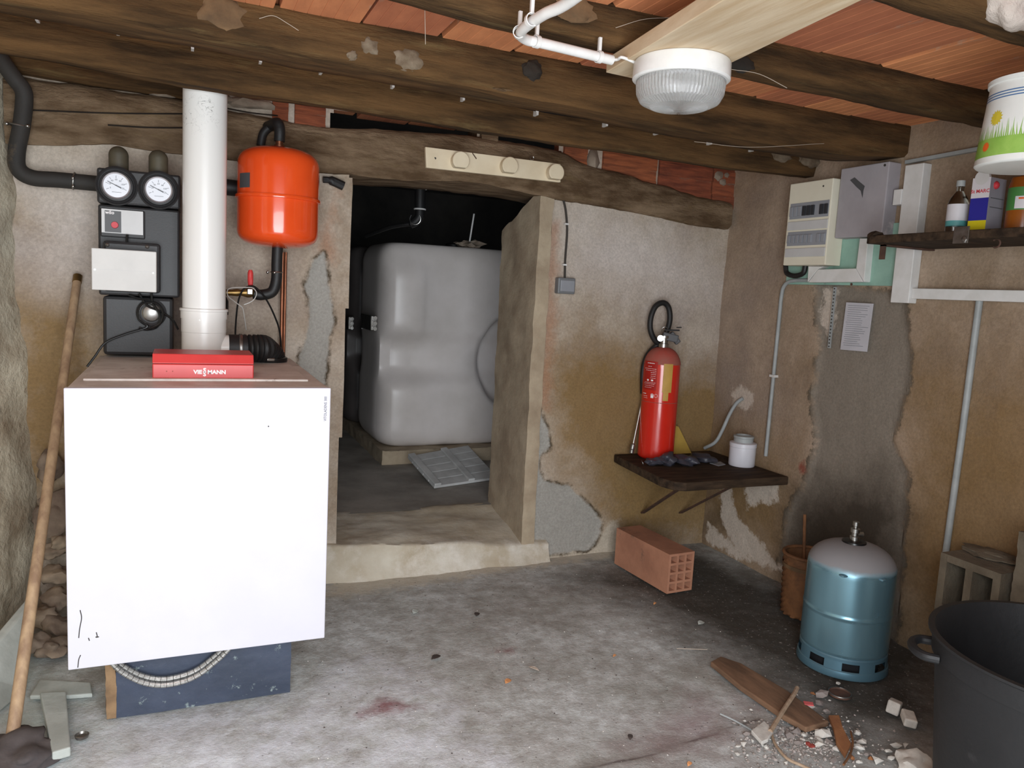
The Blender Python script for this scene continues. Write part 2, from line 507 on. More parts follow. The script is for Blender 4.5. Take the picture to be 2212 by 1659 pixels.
def obj(name, b, m, parent=None, smooth=35, bevel=0.0, bseg=2, label=None, origin=None):
    """mesh from world-space builder; parent offset removed"""
    me = bpy.data.meshes.new(name)
    V = np.array(b.v, dtype=float)
    if parent is not None:
        off = np.array(wpos(parent))
    elif origin is not None:
        off = np.array(origin)
    else:
        off = np.array(((V[:, 0].min()+V[:, 0].max())/2, (V[:, 1].min()+V[:, 1].max())/2, V[:, 2].min()))
    V = V-off
    me.from_pydata(V.tolist(), [], b.f)
    bm = bmesh.new(); bm.from_mesh(me)
    bmesh.ops.recalc_face_normals(bm, faces=bm.faces)
    bm.to_mesh(me); bm.free()
    me.materials.append(mt[m] if isinstance(m, str) else m)
    if smooth:
        me.polygons.foreach_set('use_smooth', [True]*len(me.polygons))
        me.set_sharp_from_angle(angle=math.radians(smooth))
    o = bpy.data.objects.new(name, me)
    COL.objects.link(o)
    if parent is not None:
        o.parent = parent
    else:
        o.location = Vector(off)
    if bevel:
        md = o.modifiers.new('bevel', 'BEVEL')
        md.width, md.segments, md.limit_method, md.angle_limit = bevel, bseg, 'ANGLE', math.radians(40)
        md.harden_normals = False
    if label:
        o['label'] = label
    return o


def struct(name, b, m, smooth=35, bevel=0.0):
    o = obj(name, b, m, None, smooth, bevel, origin=(0, 0, 0))
    o['kind'] = 'structure'
    return o


_fonts = {}
def text_b(s, size, o, u, w, th=0.0008, align='CENTER', bold=0.0, sx=1.0):
    """text as mesh builder at frame o,u(right),w(up)"""
    key = (s, align, bold)
    if key not in _fonts:
        cu = bpy.data.curves.new('txt', 'FONT')
        cu.body = s; cu.size = 1; cu.align_x = align; cu.align_y = 'CENTER'; cu.resolution_u = 2; cu.offset = bold
        to = bpy.data.objects.new('txt', cu)
        COL.objects.link(to)
        dg = bpy.context.evaluated_depsgraph_get()
        me = bpy.data.meshes.new_from_object(to.evaluated_get(dg))
        _fonts[key] = ([v.co.copy() for v in me.vertices], [tuple(p.vertices) for p in me.polygons])
        bpy.data.objects.remove(to); bpy.data.curves.remove(cu); bpy.data.meshes.remove(me)
    vs, fs = _fonts[key]
    o, u, w = Vector(o), Vector(u).normalized(), Vector(w).normalized()
    n = u.cross(w)
    b = B()
    b.add([o+u*v.x*size*sx+w*v.y*size+n*th for v in vs], fs)
    return b


def copy_tree(o, parent=None):
    c = o.copy()
    COL.objects.link(c)
    c.parent = parent
    for ch in list(o.children):
        copy_tree(ch, c)
    return c


def spline(pts, n=8):
    """Catmull-Rom through points"""
    P = [Vector(p) for p in pts]
    P = [P[0]*2-P[1]]+P+[P[-1]*2-P[-2]]
    out = []
    for i in range(1, len(P)-2):
        a, b_, c, d = P[i-1:i+3]
        for k in range(n):
            t = k/n
            out.append(0.5*((2*b_)+(c-a)*t+(2*a-5*b_+4*c-d)*t*t+(3*b_-a-3*c+d)*t**3))
    out.append(P[-2])
    return out


def sdf(P, poly):
    """signed distance (inside positive) of Nx2 points to polygon"""
    poly = np.array(poly, float)
    d = np.full(len(P), 1e9); ins = np.zeros(len(P), bool)
    for i in range(len(poly)):
        a, b_ = poly[i], poly[(i+1) % len(poly)]
        e = b_-a; w = P-a
        t = np.clip((w@e)/(e@e+1e-12), 0, 1)
        d = np.minimum(d, np.linalg.norm(w-np.outer(t, e), axis=1))
        c = (a[1] > P[:, 1]) != (b_[1] > P[:, 1])
        with np.errstate(divide='ignore', invalid='ignore'):
            xx = (b_[0]-a[0])*(P[:, 1]-a[1])/(b_[1]-a[1])+a[0]
        ins ^= c & (P[:, 0] < xx)
    return np.where(ins, d, -d)


def set_attr(o, name, vals):
    at = o.data.attributes.new(name, 'FLOAT', 'POINT')
    at.data.foreach_set('value', np.asarray(vals, np.float32))


def fbm(x, y, z, oct_=3):
    s, a, f = 0, 1, 1
    for _ in range(oct_):
        s += a*noise.noise(Vector((x*f, y*f, z*f))); a *= 0.5; f *= 2.1
    return s


YB, XR = 3.45, 2.73
def wall_mat(name, base, layers, bump=0.6, bsc=30):
    """plaster with masked layers: (attr, colour, width, noise amount, ring colour or None)"""
    m, nt, bs = _nt(name)
    b = NB(nt)
    bs.inputs['Roughness'].default_value = 0.95
    bs.inputs['Specular IOR Level'].default_value = 0.2
    c1, c2, c3 = base
    col = b.mix(b.rng(b.noise(2.2, 6, 0.62), 0.36, 0.62), c1, c2)
    col = b.mix(b.rng(b.noise(1.1, 4, 0.6), 0.52, 0.7, 0, 0.8), col, c3)
    fine = b.noise(26, 6, 0.7)
    mid = b.noise(7, 8, 0.75)
    big = b.noise(15, 8, 0.75)
    for at, c, wd, na, ring in layers:
        v = b.attr(at)
        nz = b.math('MULTIPLY', b.math('SUBTRACT', mid if wd > 0.03 else big, 0.5), na)
        v = b.math('ADD', v, nz)
        if ring:
            col = b.mix(b.math('MULTIPLY', b.rng(v, -0.02, -0.008), b.rng(mid, 0.42, 0.56)), col, ring)
        col = b.mix(b.rng(v, -wd*0.5, wd*0.5, 0, c[3]), col, c[:3]+(1,))
    # fine grain and specks
    col = b.mix(b.rng(b.noise(90, 3, 0.7), 0.3, 0.7, 0, 0.28), col, (0.03, 0.022, 0.016, 1), 'MIX')
    b.l(col, bs.inputs['Base Color'])
    b.bump(b.math('ADD', fine, b.math('MULTIPLY', b.noise(110, 4, 0.7), 0.5)), bump, 0.006, bs)
    return m


def lay(c, a=1.0):
    return c[:3]+(a,)


# ================================================================== STRUCTURE
# ---- floor
fx0, fx1, fy0, fy1, st = -2.2, 2.8, -0.36, 3.56, 0.024
nu, nv = int((fx1-fx0)/st), int((fy1-fy0)/st)
slab_poly = [PZ(*q, 0)[:2] for q in ((1250, 1659), (1390, 1632), (1470, 1605), (1560, 1575), (1640, 1552))]+[(2.3, 1.2), (1.2, -0.3), (0.6, 0.4)]
fb = B().grid(nu, nv, lambda a, c: (fx0+(fx1-fx0)*a, fy0+(fy1-fy0)*c, 0))
FP = np.array(fb.v)
s_slab = sdf(FP[:, :2], slab_poly)
zf = [0.006*fbm(p[0]*2.2, p[1]*2.2, 1.7)+0.0025*noise.noise(Vector((p[0]*22, p[1]*22, 4)))-0.005 for p in fb.v]
zf = np.array(zf)+np.clip(s_slab/0.03, -0.5, 0.5)*0.010
fb.v = [(p[0], p[1], z) for p, z in zip(fb.v, zf)]


def floor_mat():
    m, nt, bs = _nt('floor_concrete')
    b = NB(nt)
    bs.inputs['Roughness'].default_value = 0.85
    bs.inputs['Specular IOR Level'].default_value = 0.3
    col = b.mix(b.rng(b.noise(2.6, 8, 0.7), 0.38, 0.62), rgb(218, 222, 222), rgb(176, 177, 172))
    col = b.mix(b.rng(b.noise(1.6, 8, 0.75), 0.5, 0.7), col, rgb(190, 188, 186))
    col = b.mix(b.rng(b.noise(13, 8, 0.8), 0.42, 0.6, 0.55, 0), col, rgb(136, 128, 120))
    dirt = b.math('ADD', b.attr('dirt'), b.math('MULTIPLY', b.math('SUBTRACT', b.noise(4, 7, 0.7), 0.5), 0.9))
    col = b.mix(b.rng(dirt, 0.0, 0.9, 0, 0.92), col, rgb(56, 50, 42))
    joint = b.math('ADD', b.attr('joint'), b.math('MULTIPLY', b.math('SUBTRACT', b.noise(18, 6, 0.7), 0.5), 0.03))
    col = b.mix(b.rng(joint, -0.012, 0.0, 0, 0.75), col, rgb(84, 74, 72))
    chalk = b.math('ADD', b.attr('chalk'), b.math('MULTIPLY', b.math('SUBTRACT', b.noise(9, 8, 0.75), 0.5), 1.6))
    col = b.mix(b.rng(chalk, 0.15, 0.7, 0, 0.8), col, rgb(228, 231, 240))
    red = b.math('ADD', b.attr('red'), b.math('MULTIPLY', b.math('SUBTRACT', b.noise(14, 6, 0.7), 0.5), 0.14))
    col = b.mix(b.rng(red, -0.02, 0.04, 0, 0.8), col, rgb(128, 62, 66))
    pale = b.math('ADD', b.attr('wallfoot'), b.math('MULTIPLY', b.math('SUBTRACT', b.noise(12, 6, 0.7), 0.5), 0.25))
    col = b.mix(b.rng(pale, -0.02, 0.05, 0, 0.75), col, rgb(206, 196, 178))
    pur = b.math('ADD', b.attr('purple'), b.math('MULTIPLY', b.math('SUBTRACT', b.noise(6, 6, 0.7), 0.5), 0.5))
    col = b.mix(b.rng(pur, -0.05, 0.2, 0, 0.55), col, rgb(150, 122, 126))
    tl = b.math('ADD', b.attr('teal'), b.math('MULTIPLY', b.math('SUBTRACT', b.noise(8, 6, 0.7), 0.5), 0.5))
    col = b.mix(b.rng(tl, -0.05, 0.2, 0, 0.6), col, rgb(184, 200, 196))
    col = b.mix(b.rng(b.noise(70, 5, 0.8), 0.6, 0.68, 0, 0.7), col, rgb(222, 216, 212))
    col = b.mix(b.rng(b.noise(46, 5, 0.8), 0.3, 0.38, 0.7, 0), col, rgb(78, 70, 66))
    b.l(col, bs.inputs['Base Color'])
    b.bump(b.math('ADD', b.noise(34, 7, 0.7), b.math('MULTIPLY', b.noise(120, 4, 0.7), 0.4)), 0.7, 0.006, bs)
    return m


mt['floor'] = floor_mat()
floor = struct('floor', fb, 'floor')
f2 = FP[:, :2]
zp = lambda *q: [PZ(*a, 0)[:2] for a in q]
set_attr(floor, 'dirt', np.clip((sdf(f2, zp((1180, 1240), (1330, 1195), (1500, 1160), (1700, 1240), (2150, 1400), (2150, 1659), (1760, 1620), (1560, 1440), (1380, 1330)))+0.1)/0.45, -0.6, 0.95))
set_attr(floor, 'joint', -np.abs(s_slab))
set_attr(floor, 'chalk', np.clip((sdf(f2, zp((-100, 1560), (640, 1500), (760, 1390), (900, 1420), (1150, 1659), (-100, 1800)))+0.1)/0.5, -0.6, 0.35))
set_attr(floor, 'red', np.maximum(sdf(f2, zp((820, 1505), (870, 1508), (910, 1525), (860, 1535), (790, 1545), (770, 1540))), sdf(f2, zp((1075, 1398), (1110, 1396), (1108, 1405), (1080, 1406)))))
set_attr(floor, 'wallfoot', sdf(f2, zp((700, 1230), (1330, 1180), (1340, 1200), (1150, 1222), (900, 1262), (700, 1290))))
set_attr(floor, 'purple', sdf(f2, zp((1330, 1560), (1520, 1480), (1640, 1520), (1600, 1659), (1300, 1659))))
set_attr(floor, 'teal', sdf(f2, zp((-100, 1400), (120, 1400), (220, 1560), (200, 1700), (-100, 1700))))

# ---- back wall (with the cellar doorway cut in it)
bx0, bx1, bz0, bz1, st = -0.66, 2.80, -0.06, 2.16, 0.0145
nu, nv = int((bx1-bx0)/st), int((bz1-bz0)/st)
yp = lambda *q: [(PY(*a, YB).x, PY(*a, YB).z) for a in q]
door_poly = [(0.640, -0.2), (0.690, 1.80), (0.66, 1.83), (0.6, 1.86), (1.72, 1.86), (1.66, 1.80), (1.62, -0.2)]
gap1 = [(a, c) for a, c in yp((716, 240), (1032, 270), (1032, 330), (716, 320))]
gap2 = [(a, c) for a, c in yp((1076, 275), (1210, 290), (1210, 345), (1076, 340))]
wb = B()
gx = np.linspace(bx0, bx1, nu); gz = np.linspace(bz0, bz1, nv)
cc = np.array([((gx[i]+gx[min(i+1, nu-1)])/2, (gz[j]+gz[min(j+1, nv-1)])/2) for j in range(nv) for i in range(nu)])
cut = (sdf(cc, door_poly) > 0) | (sdf(cc, gap1) > 0) | (sdf(cc, gap2) > 0)
wb.grid(nu, nv, lambda a, c: (bx0+(bx1-bx0)*a, YB, bz0+(bz1-bz0)*c), keep=lambda i, j: not cut[j*nu+i])
WP = np.array(wb.v)[:, [0, 2]]
cem_r = yp((1120, 900), (1165, 885), (1182, 930), (1188, 965), (1165, 985), (1160, 1010), (1175, 1040), (1230, 1050), (1265, 1085), (1290, 1110), (1302, 1130), (1290, 1170), (1270, 1190), (1100, 1205))
cem_l = yp((700, 545), (708, 600), (716, 640), (722, 690), (712, 730), (708, 770), (700, 830), (640, 815), (648, 770), (662, 730), (668, 690), (668, 640), (658, 620), (668, 590), (680, 560))
d_cr, d_cl = sdf(WP, cem_r), sdf(WP, cem_l)
yy = [YB+0.010*fbm(p[0]*2.0, p[1]*2.0, 3.1)+0.003*noise.noise(Vector((p[0]*16, p[1]*16, 2))) for p in WP]
yy = np.array(yy)+np.clip(np.maximum(d_cr, d_cl)/0.015, 0, 1)*0.012
wb.v = [(p[0], y, p[2]) for p, y in zip(wb.v, yy)]
mt['wall_back'] = wall_mat('plaster_back', (rgb(206, 193, 178), rgb(164, 144, 122), rgb(190, 180, 174)), [
    ('damp', lay(rgb(142, 112, 66), 0.88), 0.30, 0.45, None),
    ('pale', lay(rgb(218, 208, 202), 0.75), 0.30, 0.5, None),
    ('orange', lay(rgb(176, 128, 98), 0.6), 0.06, 0.2, None),
    ('foot', lay(rgb(202, 190, 172), 0.9), 0.03, 0.14, None),
    ('cement', lay(rgb(172, 168, 160), 1.0), 0.012, 0.05, rgb(86, 74, 58))])
wall_back = struct('wall_back', wb, 'wall_back')
set_attr(wall_back, 'damp', np.maximum(sdf(WP, yp((1160, 760), (1330, 740), (1480, 800), (1640, 800), (1640, 1180), (1340, 1180), (1300, 1110), (1240, 1040), (1190, 960))),
                                       sdf(WP, yp((-20, 600), (230, 640), (240, 900), (-20, 1250)))))
set_attr(wall_back, 'pale', np.maximum(sdf(WP, yp((1230, 460), (1480, 510), (1560, 620), (1420, 660), (1250, 600))), sdf(WP, yp((90, 420), (230, 420), (230, 620), (100, 600)))))
set_attr(wall_back, 'orange', np.maximum(sdf(WP, yp((1186, 480), (1206, 480), (1200, 700), (1185, 880), (1160, 870), (1172, 700))), sdf(WP, yp((700, 480), (725, 420), (715, 560), (690, 560)))))
set_attr(wall_back, 'foot', np.maximum(sdf(WP, yp((1140, 1196), (1290, 1172), (1310, 1130), (1340, 1130), (1345, 1240), (1140, 1260))), sdf(WP, yp((1180, 1060), (1270, 1100), (1240, 1130), (1190, 1120)))-0.05))
set_attr(wall_back, 'cement', np.maximum(d_cr, d_cl))

# ---- right wall
ry0, ry1, rz0, rz1, st = -0.34, 3.52, -0.06, 2.16, 0.0175
nu, nv = int((ry1-ry0)/st), int((rz1-rz0)/st)
rb = B().grid(nu, nv, lambda a, c: (XR, ry0+(ry1-ry0)*a, rz0+(rz1-rz0)*c))
RP = np.array(rb.v)[:, [1, 2]]
xp = lambda *q: [(PX(*a, XR).y, PX(*a, XR).z) for a in q]
cem = xp((1755, 600), (1950, 640), (1968, 760), (1960, 830), (1928, 950), (1962, 1020), (1955, 1120), (1945, 1300), (1925, 1430), (1680, 1225), (1700, 1110), (1742, 1030), (1760, 960), (1752, 860), (1766, 760))
d_c = sdf(RP, cem)
xx = [XR+0.010*fbm(p[0]*2.0, p[1]*2.0, 8.1)+0.003*noise.noise(Vector((p[0]*16, p[1]*16, 5))) for p in RP]
xx = np.array(xx)+np.clip(d_c/0.015, 0, 1)*0.014
rb.v = [(x, p[1], p[2]) for p, x in zip(rb.v, xx)]
mt['wall_right'] = wall_mat('plaster_right', (rgb(184, 163, 143), rgb(146, 124, 100), rgb(166, 150, 140)), [
    ('damp', lay(rgb(134, 104, 62), 0.75), 0.40, 0.5, None),
    ('cement', lay(rgb(142, 132, 120), 1.0), 0.034, 0.14, rgb(84, 70, 52)),
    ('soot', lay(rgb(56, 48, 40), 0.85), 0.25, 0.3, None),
    ('white', lay(rgb(214, 200, 186), 0.9), 0.02, 0.15, None),
    ('red', lay(rgb(140, 66, 52), 0.8), 0.02, 0.06, None)])
wall_right = struct('wall_right', rb, 'wall_right')
set_attr(wall_right, 'damp', np.maximum(sdf(RP, xp((1980, 830), (2400, 760), (2500, 1500), (1940, 1400), (1960, 1030))), sdf(RP, xp((1530, 900), (1700, 980), (1690, 1200), (1520, 1150)))))
set_attr(wall_right, 'cement', d_c)
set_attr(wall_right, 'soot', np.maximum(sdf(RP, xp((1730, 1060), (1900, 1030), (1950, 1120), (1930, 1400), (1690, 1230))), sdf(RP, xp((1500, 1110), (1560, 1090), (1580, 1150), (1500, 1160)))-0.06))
wps = [((1775, 625), (1802, 625), (1802, 655), (1794, 705), (1780, 722), (1768, 690)), ((1580, 850), (1600, 833), (1624, 848), (1628, 876), (1605, 888), (1586, 874)),
       ((1610, 1040), (1685, 1032), (1682, 1080), (1660, 1092), (1645, 1083), (1615, 1098)), ((1556, 1060), (1580, 1055), (1590, 1110), (1640, 1170), (1690, 1232), (1640, 1220), (1590, 1190), (1560, 1130)),
       ((1530, 1130), (1560, 1160), (1640, 1210), (1600, 1212), (1525, 1165))]
dw = sdf(RP, xp(*wps[0]))
for w in wps[1:]:
    dw = np.maximum(dw, sdf(RP, xp(*w)))
set_attr(wall_right, 'white', dw)
set_attr(wall_right, 'red', sdf(RP, xp((1722, 1000), (1742, 985), (1745, 1020), (1730, 1035)))-0.01)

# ---- left wall, rough rubble under lime render
ly0, ly1, st = -0.34, 3.5, 0.03
nu, nv = int((ly1-ly0)/st), int(2.22/st)
def leftx(y, z):
    base = -0.590+0.085*max(0.0, 1-z/1.5)**1.3-0.36*(3.45-y)
    return base+0.028*fbm(y*2.6, z*2.6, 5.5, 4)+0.012*noise.noise(Vector((y*11, z*11, 3)))
lb = B().grid(nu, nv, lambda a, c: (leftx(ly0+(ly1-ly0)*a, -0.06+2.22*c), ly0+(ly1-ly0)*a, -0.06+2.22*c))
mt['wall_left'] = M('wall_left', rgb(204, 194, 172), rgb(150, 134, 112), sc=5, rough=0.95, bump=1.0, bsc=24, bd=0.014, c3=rgb(190, 184, 166), sc3=1.6, t3=0.5, w3=0.25)
wall_left = struct('wall_left', lb, 'wall_left')

# ---- front wall round the open doorway behind the camera
fw = B()
for lo, hi in (((-2.3, -0.5, -0.06), (-0.75, -0.36, 2.16)), ((0.85, -0.5, -0.06), (2.8, -0.36, 2.16)), ((-0.75, -0.5, 1.94), (0.85, -0.36, 2.16))):
    fw.box(lo, hi)
struct('wall_front', fw, 'concrete', smooth=0)

# ---- ceiling: slab, terracotta tiles, joists
cb = B().box((-2.3, -0.5, 2.16), (2.9, 3.6, 2.24))
ceiling = struct('ceiling', cb, 'mortar', smooth=0)
J = dict(
    A=(2.85, 2.93, [(-1.0, 1.998, 2.12), (-0.508, 1.998, 2.12), (0.015, 1.973, 2.12), (0.52, 1.969, 2.12), (1.45, 1.959, 2.12), (2.35, 1.957, 2.12), (2.78, 1.968, 2.12)]),
    B=(2.35, 2.51, [(-1.0, 2.018, 2.12), (-0.281, 2.007, 2.12), (0.348, 1.988, 2.12), (1.515, 1.965, 2.12), (1.968, 1.950, 2.12), (2.40, 1.958, 2.12), (2.74, 1.988, 2.12)]),
    C=(1.85, 1.95, [(-1.0, 2.045, 2.12), (0.41, 2.038, 2.12), (0.80, 2.017, 2.12), (1.5, 2.018, 2.12), (2.74, 2.008, 2.12)]),
    D=(1.24, 1.343, [(-1.0, 2.02, 2.12), (1.4, 2.02, 2.12), (2.74, 1.995, 2.12)]),
    E=(0.66, 0.76, [(-1.0, 2.02, 2.12), (2.74, 2.0, 2.12)]))
for i, (k, (y0, y1, s_)) in enumerate(J.items()):
    obj('joist', B().beam(s_, y0, y1, amp=0.008, seed=i+1, rad=0.015), 'joist_wood', ceiling, smooth=50)
for (px_, py_, jy, s_, m_) in ((800, 100, 2.352, (.030, .010, .026), 'smear_grey'), (885, 128, 2.352, (.045, .010, .034), 'smear_grey'), (760, 120, 2.352, (.016, .008, .014), 'smear_grey'), (480, 28, 2.354, (.06, .008, .045), 'knot_wood'), (1075, 200, 2.40, (.05, .05, .006), 'knot_wood'),
                             (1150, 150, 2.347, (.035, .012, .03), 'joist_dark'), (1690, 335, 2.84, (.05, .012, .03), 'smear_grey'), (1750, 345, 2.84, (.06, .014, .035), 'smear_grey'), (1600, 138, 1.846, (.05, .008, .02), 'joist_dark'), (1240, 20, 1.846, (.06, .006, .03), 'knot_wood')):
    p = PY(px_, py_, jy)
    obj('smear', B().lump((p.x, jy, p.z), s_, px_, .28, 3, fs_=2.2), m_, ceiling, smooth=70)
tb = B()
for k in range(6):     # tile with longitudinal flutes underneath
    x0 = -0.117+k*0.039
    tb.prism([(0.002, 0), (0.037, 0), (0.039, 0.0015), (0.039, 0.045), (0, 0.045), (0, 0.0015)], (x0, 0, 0), (1, 0, 0), (0, 0, 1), (0, 1, 0), 1.0)
tile_me = None
rows = [(2.90, 3.62), (2.40, 2.90), (1.90, 2.40), (1.29, 1.90), (0.71, 1.29), (-0.4, 0.71)]
proto = obj('tile', tb, 'terracotta', ceiling, smooth=0)
first = True
for ri, (y0, y1) in enumerate(rows):
    for k in range(-7 if ri > 2 else -2, 15):
        t = proto if first else proto.copy()
        if not first:
            COL.objects.link(t); t.parent = ceiling
        first = False
        t.location = (-0.6+0.24*k+(0.07 if ri % 2 else 0)+rng.uniform(-.004, .004), y0+0.004, 2.106+rng.uniform(-0.004, 0.004))
        t.scale = (0.965, y1-y0-0.008, 1)
        t.rotation_euler = (rng.uniform(-.006, .006), rng.uniform(-.01, .01), 0)

# ---- old oak lintel and what is packed above it (pieces of the back wall)
top = [(-80, 145), (30, 160), (200, 187), (402, 216), (520, 240), (640, 262), (760, 275), (900, 283), (1000, 292), (1100, 306), (1190, 322), (1225, 332), (1260, 350), (1340, 372), (1390, 393), (1440, 405), (1500, 421), (1560, 432), (1622, 444)]
bot = [(-80, 306), (50, 308), (233, 306), (400, 330), (500, 345), (600, 360), (705, 374), (900, 385), (1080, 402), (1220, 428), (1330, 447), (1450, 470), (1540, 490), (1622, 503)]
YL = 3.40
tx = [PY(*q, YL) for q in top]; bx = [PY(*q, YL) for q in bot]
xs = np.linspace(max(tx[0].x, -0.6), min(tx[-1].x, 2.70), 60)
sts = [(x, float(np.interp(x, [p.x for p in bx], [p.z for p in bx])), float(np.interp(x, [p.x for p in tx], [p.z for p in tx]))) for x in xs]
obj('lintel_beam', B().beam(sts, YL, 3.80, step=0.035, amp=0.016, seed=21, rad=0.02, freq=6), 'old_beam', wall_back, smooth=60, label='rough old oak lintel beam over the cellar doorway')
zt = lambda x: float(np.interp(x, [p.x for p in tx], [p.z for p in tx]))
obj('wall_plate', B().beam([(-0.6, zt(-0.6)+.012, 2.115), (0.1, zt(0.1)+.012, 2.115)], 3.36, 3.6, amp=0.008, seed=4), 'joist_wood', wall_back, smooth=50)
for (xa, ya), (xb, yb_) in (((70, 238), (400, 246)), ((233, 270), (402, 276)), ((480, 232), (600, 250))):   # drying cracks in the lintel
    p0, p1 = PY(xa, ya, YL-0.004), PY(xb, yb_, YL-0.004)
    obj('crack', B().tube(spline([p0, (p0+p1)/2+Vector((0, 0, -.004)), p1], 5), 0.003, 5), 'crack_dark', wall_back)
def brick_at(q0, q1, dz0, dz1, m='brick_red', y=3.43):
    a, c = PY(*q0, YB), PY(*q1, YB)
    z0 = min(zt(a.x), zt(c.x))-0.03
    b = B()
    n = 4
    for k in range(n):       # ribbed face
        za, zb = z0+(2.115-z0)*k/n, z0+(2.115-z0)*(k+1)/n
        b.box((a.x, y+(0.006 if k % 2 else 0), za), (c.x, y+0.12, zb))
    obj('brick', b, m, wall_back, smooth=0)
for q0, q1 in (((1216, 330), (1266, 330)), ((1300, 350), (1414, 380)), ((1419, 390), (1532, 410)), ((1536, 400), (1592, 410)), ((588, 230), (622, 240)), ((636, 240), (702, 250))):
    brick_at(q0, q1, 0, 0)
p = PY(1283, 345, 3.43)
obj('mortar_pad', B().lump((p.x, 3.45, p.z-0.01), (0.036, 0.03, 0.06), 3, 0.3), 'mortar', wall_back)
p = PY(1560, 385, 3.425)
for k, (dx, dz, s_) in enumerate(((-.02, .01, .028), (.01, -.02, .022), (.03, .02, .016))):
    obj('mortar_pad', B().lump((p.x+dx, 3.43, p.z+dz), (s_, 0.008, s_*0.8), 5+k, 0.4), 'mortar', wall_back)
a, c = PY(1036, 300, YB), PY(1072, 300, YB)
obj('packing_block', B().box((a.x, 3.42, zt(a.x)-0.02), (c.x, 3.62, 2.115)), 'old_beam', wall_back, bevel=0.004)
for q, s_ in (((350, 198), (.07, .03, .02)), ((540, 222), (.09, .03, .022)), ((480, 212), (.05, .03, .018))):
    p = PY(*q, 3.42)
    obj('mortar_pad', B().lump((p.x, 3.43, p.z), s_, q[0], 0.35), 'mortar', wall_back)

# ---- doorway jambs (concrete piers), threshold
def rough_pier(lo, hi, seed, amp=0.006, topcut=None, lean=0.0):
    b = B()
    x0, y0, z0 = lo; x1, y1, z1 = hi
    nz, nx, ny = 60, max(3, int((x1-x0)/.02)), max(3, int((y1-y0)/.03))
    loop = [(x0+(x1-x0)*k/nx, y0) for k in range(nx)]+[(x1, y0+(y1-y0)*k/ny) for k in range(ny)]+[(x1-(x1-x0)*k/nx, y1) for k in range(nx)]+[(x0, y1-(y1-y0)*k/ny) for k in range(ny)]
    m = len(loop)
    vs, fs = [], []
    for j in range(nz+1):
        for (x, y) in loop:
            zt_ = topcut(x, y) if topcut else z1
            z = z0+(zt_-z0)*j/nz
            nv_ = noise.noise_vector(Vector((x*9, y*9, z*9+seed*5)))*amp+noise.noise_vector(Vector((x*40, y*40, z*40+seed)))*amp*0.45
            vs.append((x+nv_.x+lean*(z-z0), y+nv_.y, z+(nv_.z*2.5 if j == nz else 0)))
    for j in range(nz):
        for k in range(m):
            fs.append((j*m+k, j*m+(k+1) % m, (j+1)*m+(k+1) % m, (j+1)*m+k))
    fs.append(tuple(nz*m+k for k in range(m)))
    return b.add(vs, fs)
obj('door_jamb', rough_pier((1.585, 3.432, 0.02), (1.655, 3.90, 1.84), 2, topcut=lambda x, y: 1.835-0.16*max(0, (y-3.5)/0.4)), 'concrete', wall_back, smooth=50, label='right jamb of brown concrete with the wide reveal')
obj('door_jamb', rough_pier((0.50, 3.492, 0.02), (0.642, 3.90, 1.80), 6, lean=0.028), 'concrete', wall_back, smooth=50, label='narrow left jamb beside the boiler')
def thr(a, c):
    x = 0.40+1.34*a
    h0 = float(np.interp(x, [0.4, 0.63, 1.1, 1.5, 1.74], [0.165, 0.16, 0.125, 0.085, 0.07]))
    if c < 0.3:
        y = 3.375+0.05*math.sin(c/0.3*math.pi/2); z = -0.02+(h0+0.02)*(1-math.cos(c/0.3*math.pi/2))**0.75
    else:
        t = (c-0.3)/0.7
        y = 3.425+0.62*t; z = h0+(0.172-h0)*min(1, t*1.4)**0.8-0.05*max(0, t-0.75)/0.25
    return (x, y+0.012*fbm(x*5, z*9, 2), z+0.010*fbm(x*4, y*6, 9))
mt['threshold'] = M('threshold_concrete', rgb(202, 194, 178), rgb(176, 162, 140), sc=4, rough=0.95, bump=0.7, bsc=40, c3=rgb(222, 216, 206), sc3=3.2, t3=0.5, w3=0.2)
obj('threshold', B().grid(80, 50, thr), 'threshold', wall_back, smooth=60, label='pale worn concrete step under the cellar doorway')

# ---- cellar beyond the doorway
struct('floor_cellar', B().grid(40, 50, lambda a, c: (-0.2+3.6*a, 3.85+3.3*c, 0.172+0.006*fbm(a*9, c*9, 4))), 'cellar')
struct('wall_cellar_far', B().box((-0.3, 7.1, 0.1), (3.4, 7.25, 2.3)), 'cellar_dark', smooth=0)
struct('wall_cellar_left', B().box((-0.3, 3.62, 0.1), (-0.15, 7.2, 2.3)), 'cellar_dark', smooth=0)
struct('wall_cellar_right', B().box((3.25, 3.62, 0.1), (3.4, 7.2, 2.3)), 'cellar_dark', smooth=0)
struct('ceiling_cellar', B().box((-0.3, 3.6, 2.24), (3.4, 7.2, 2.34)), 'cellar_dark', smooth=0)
struct('trim_1', B().box((-0.75, 3.5, 2.16), (2.9, 3.64, 2.3)), 'cellar_dark', smooth=0)

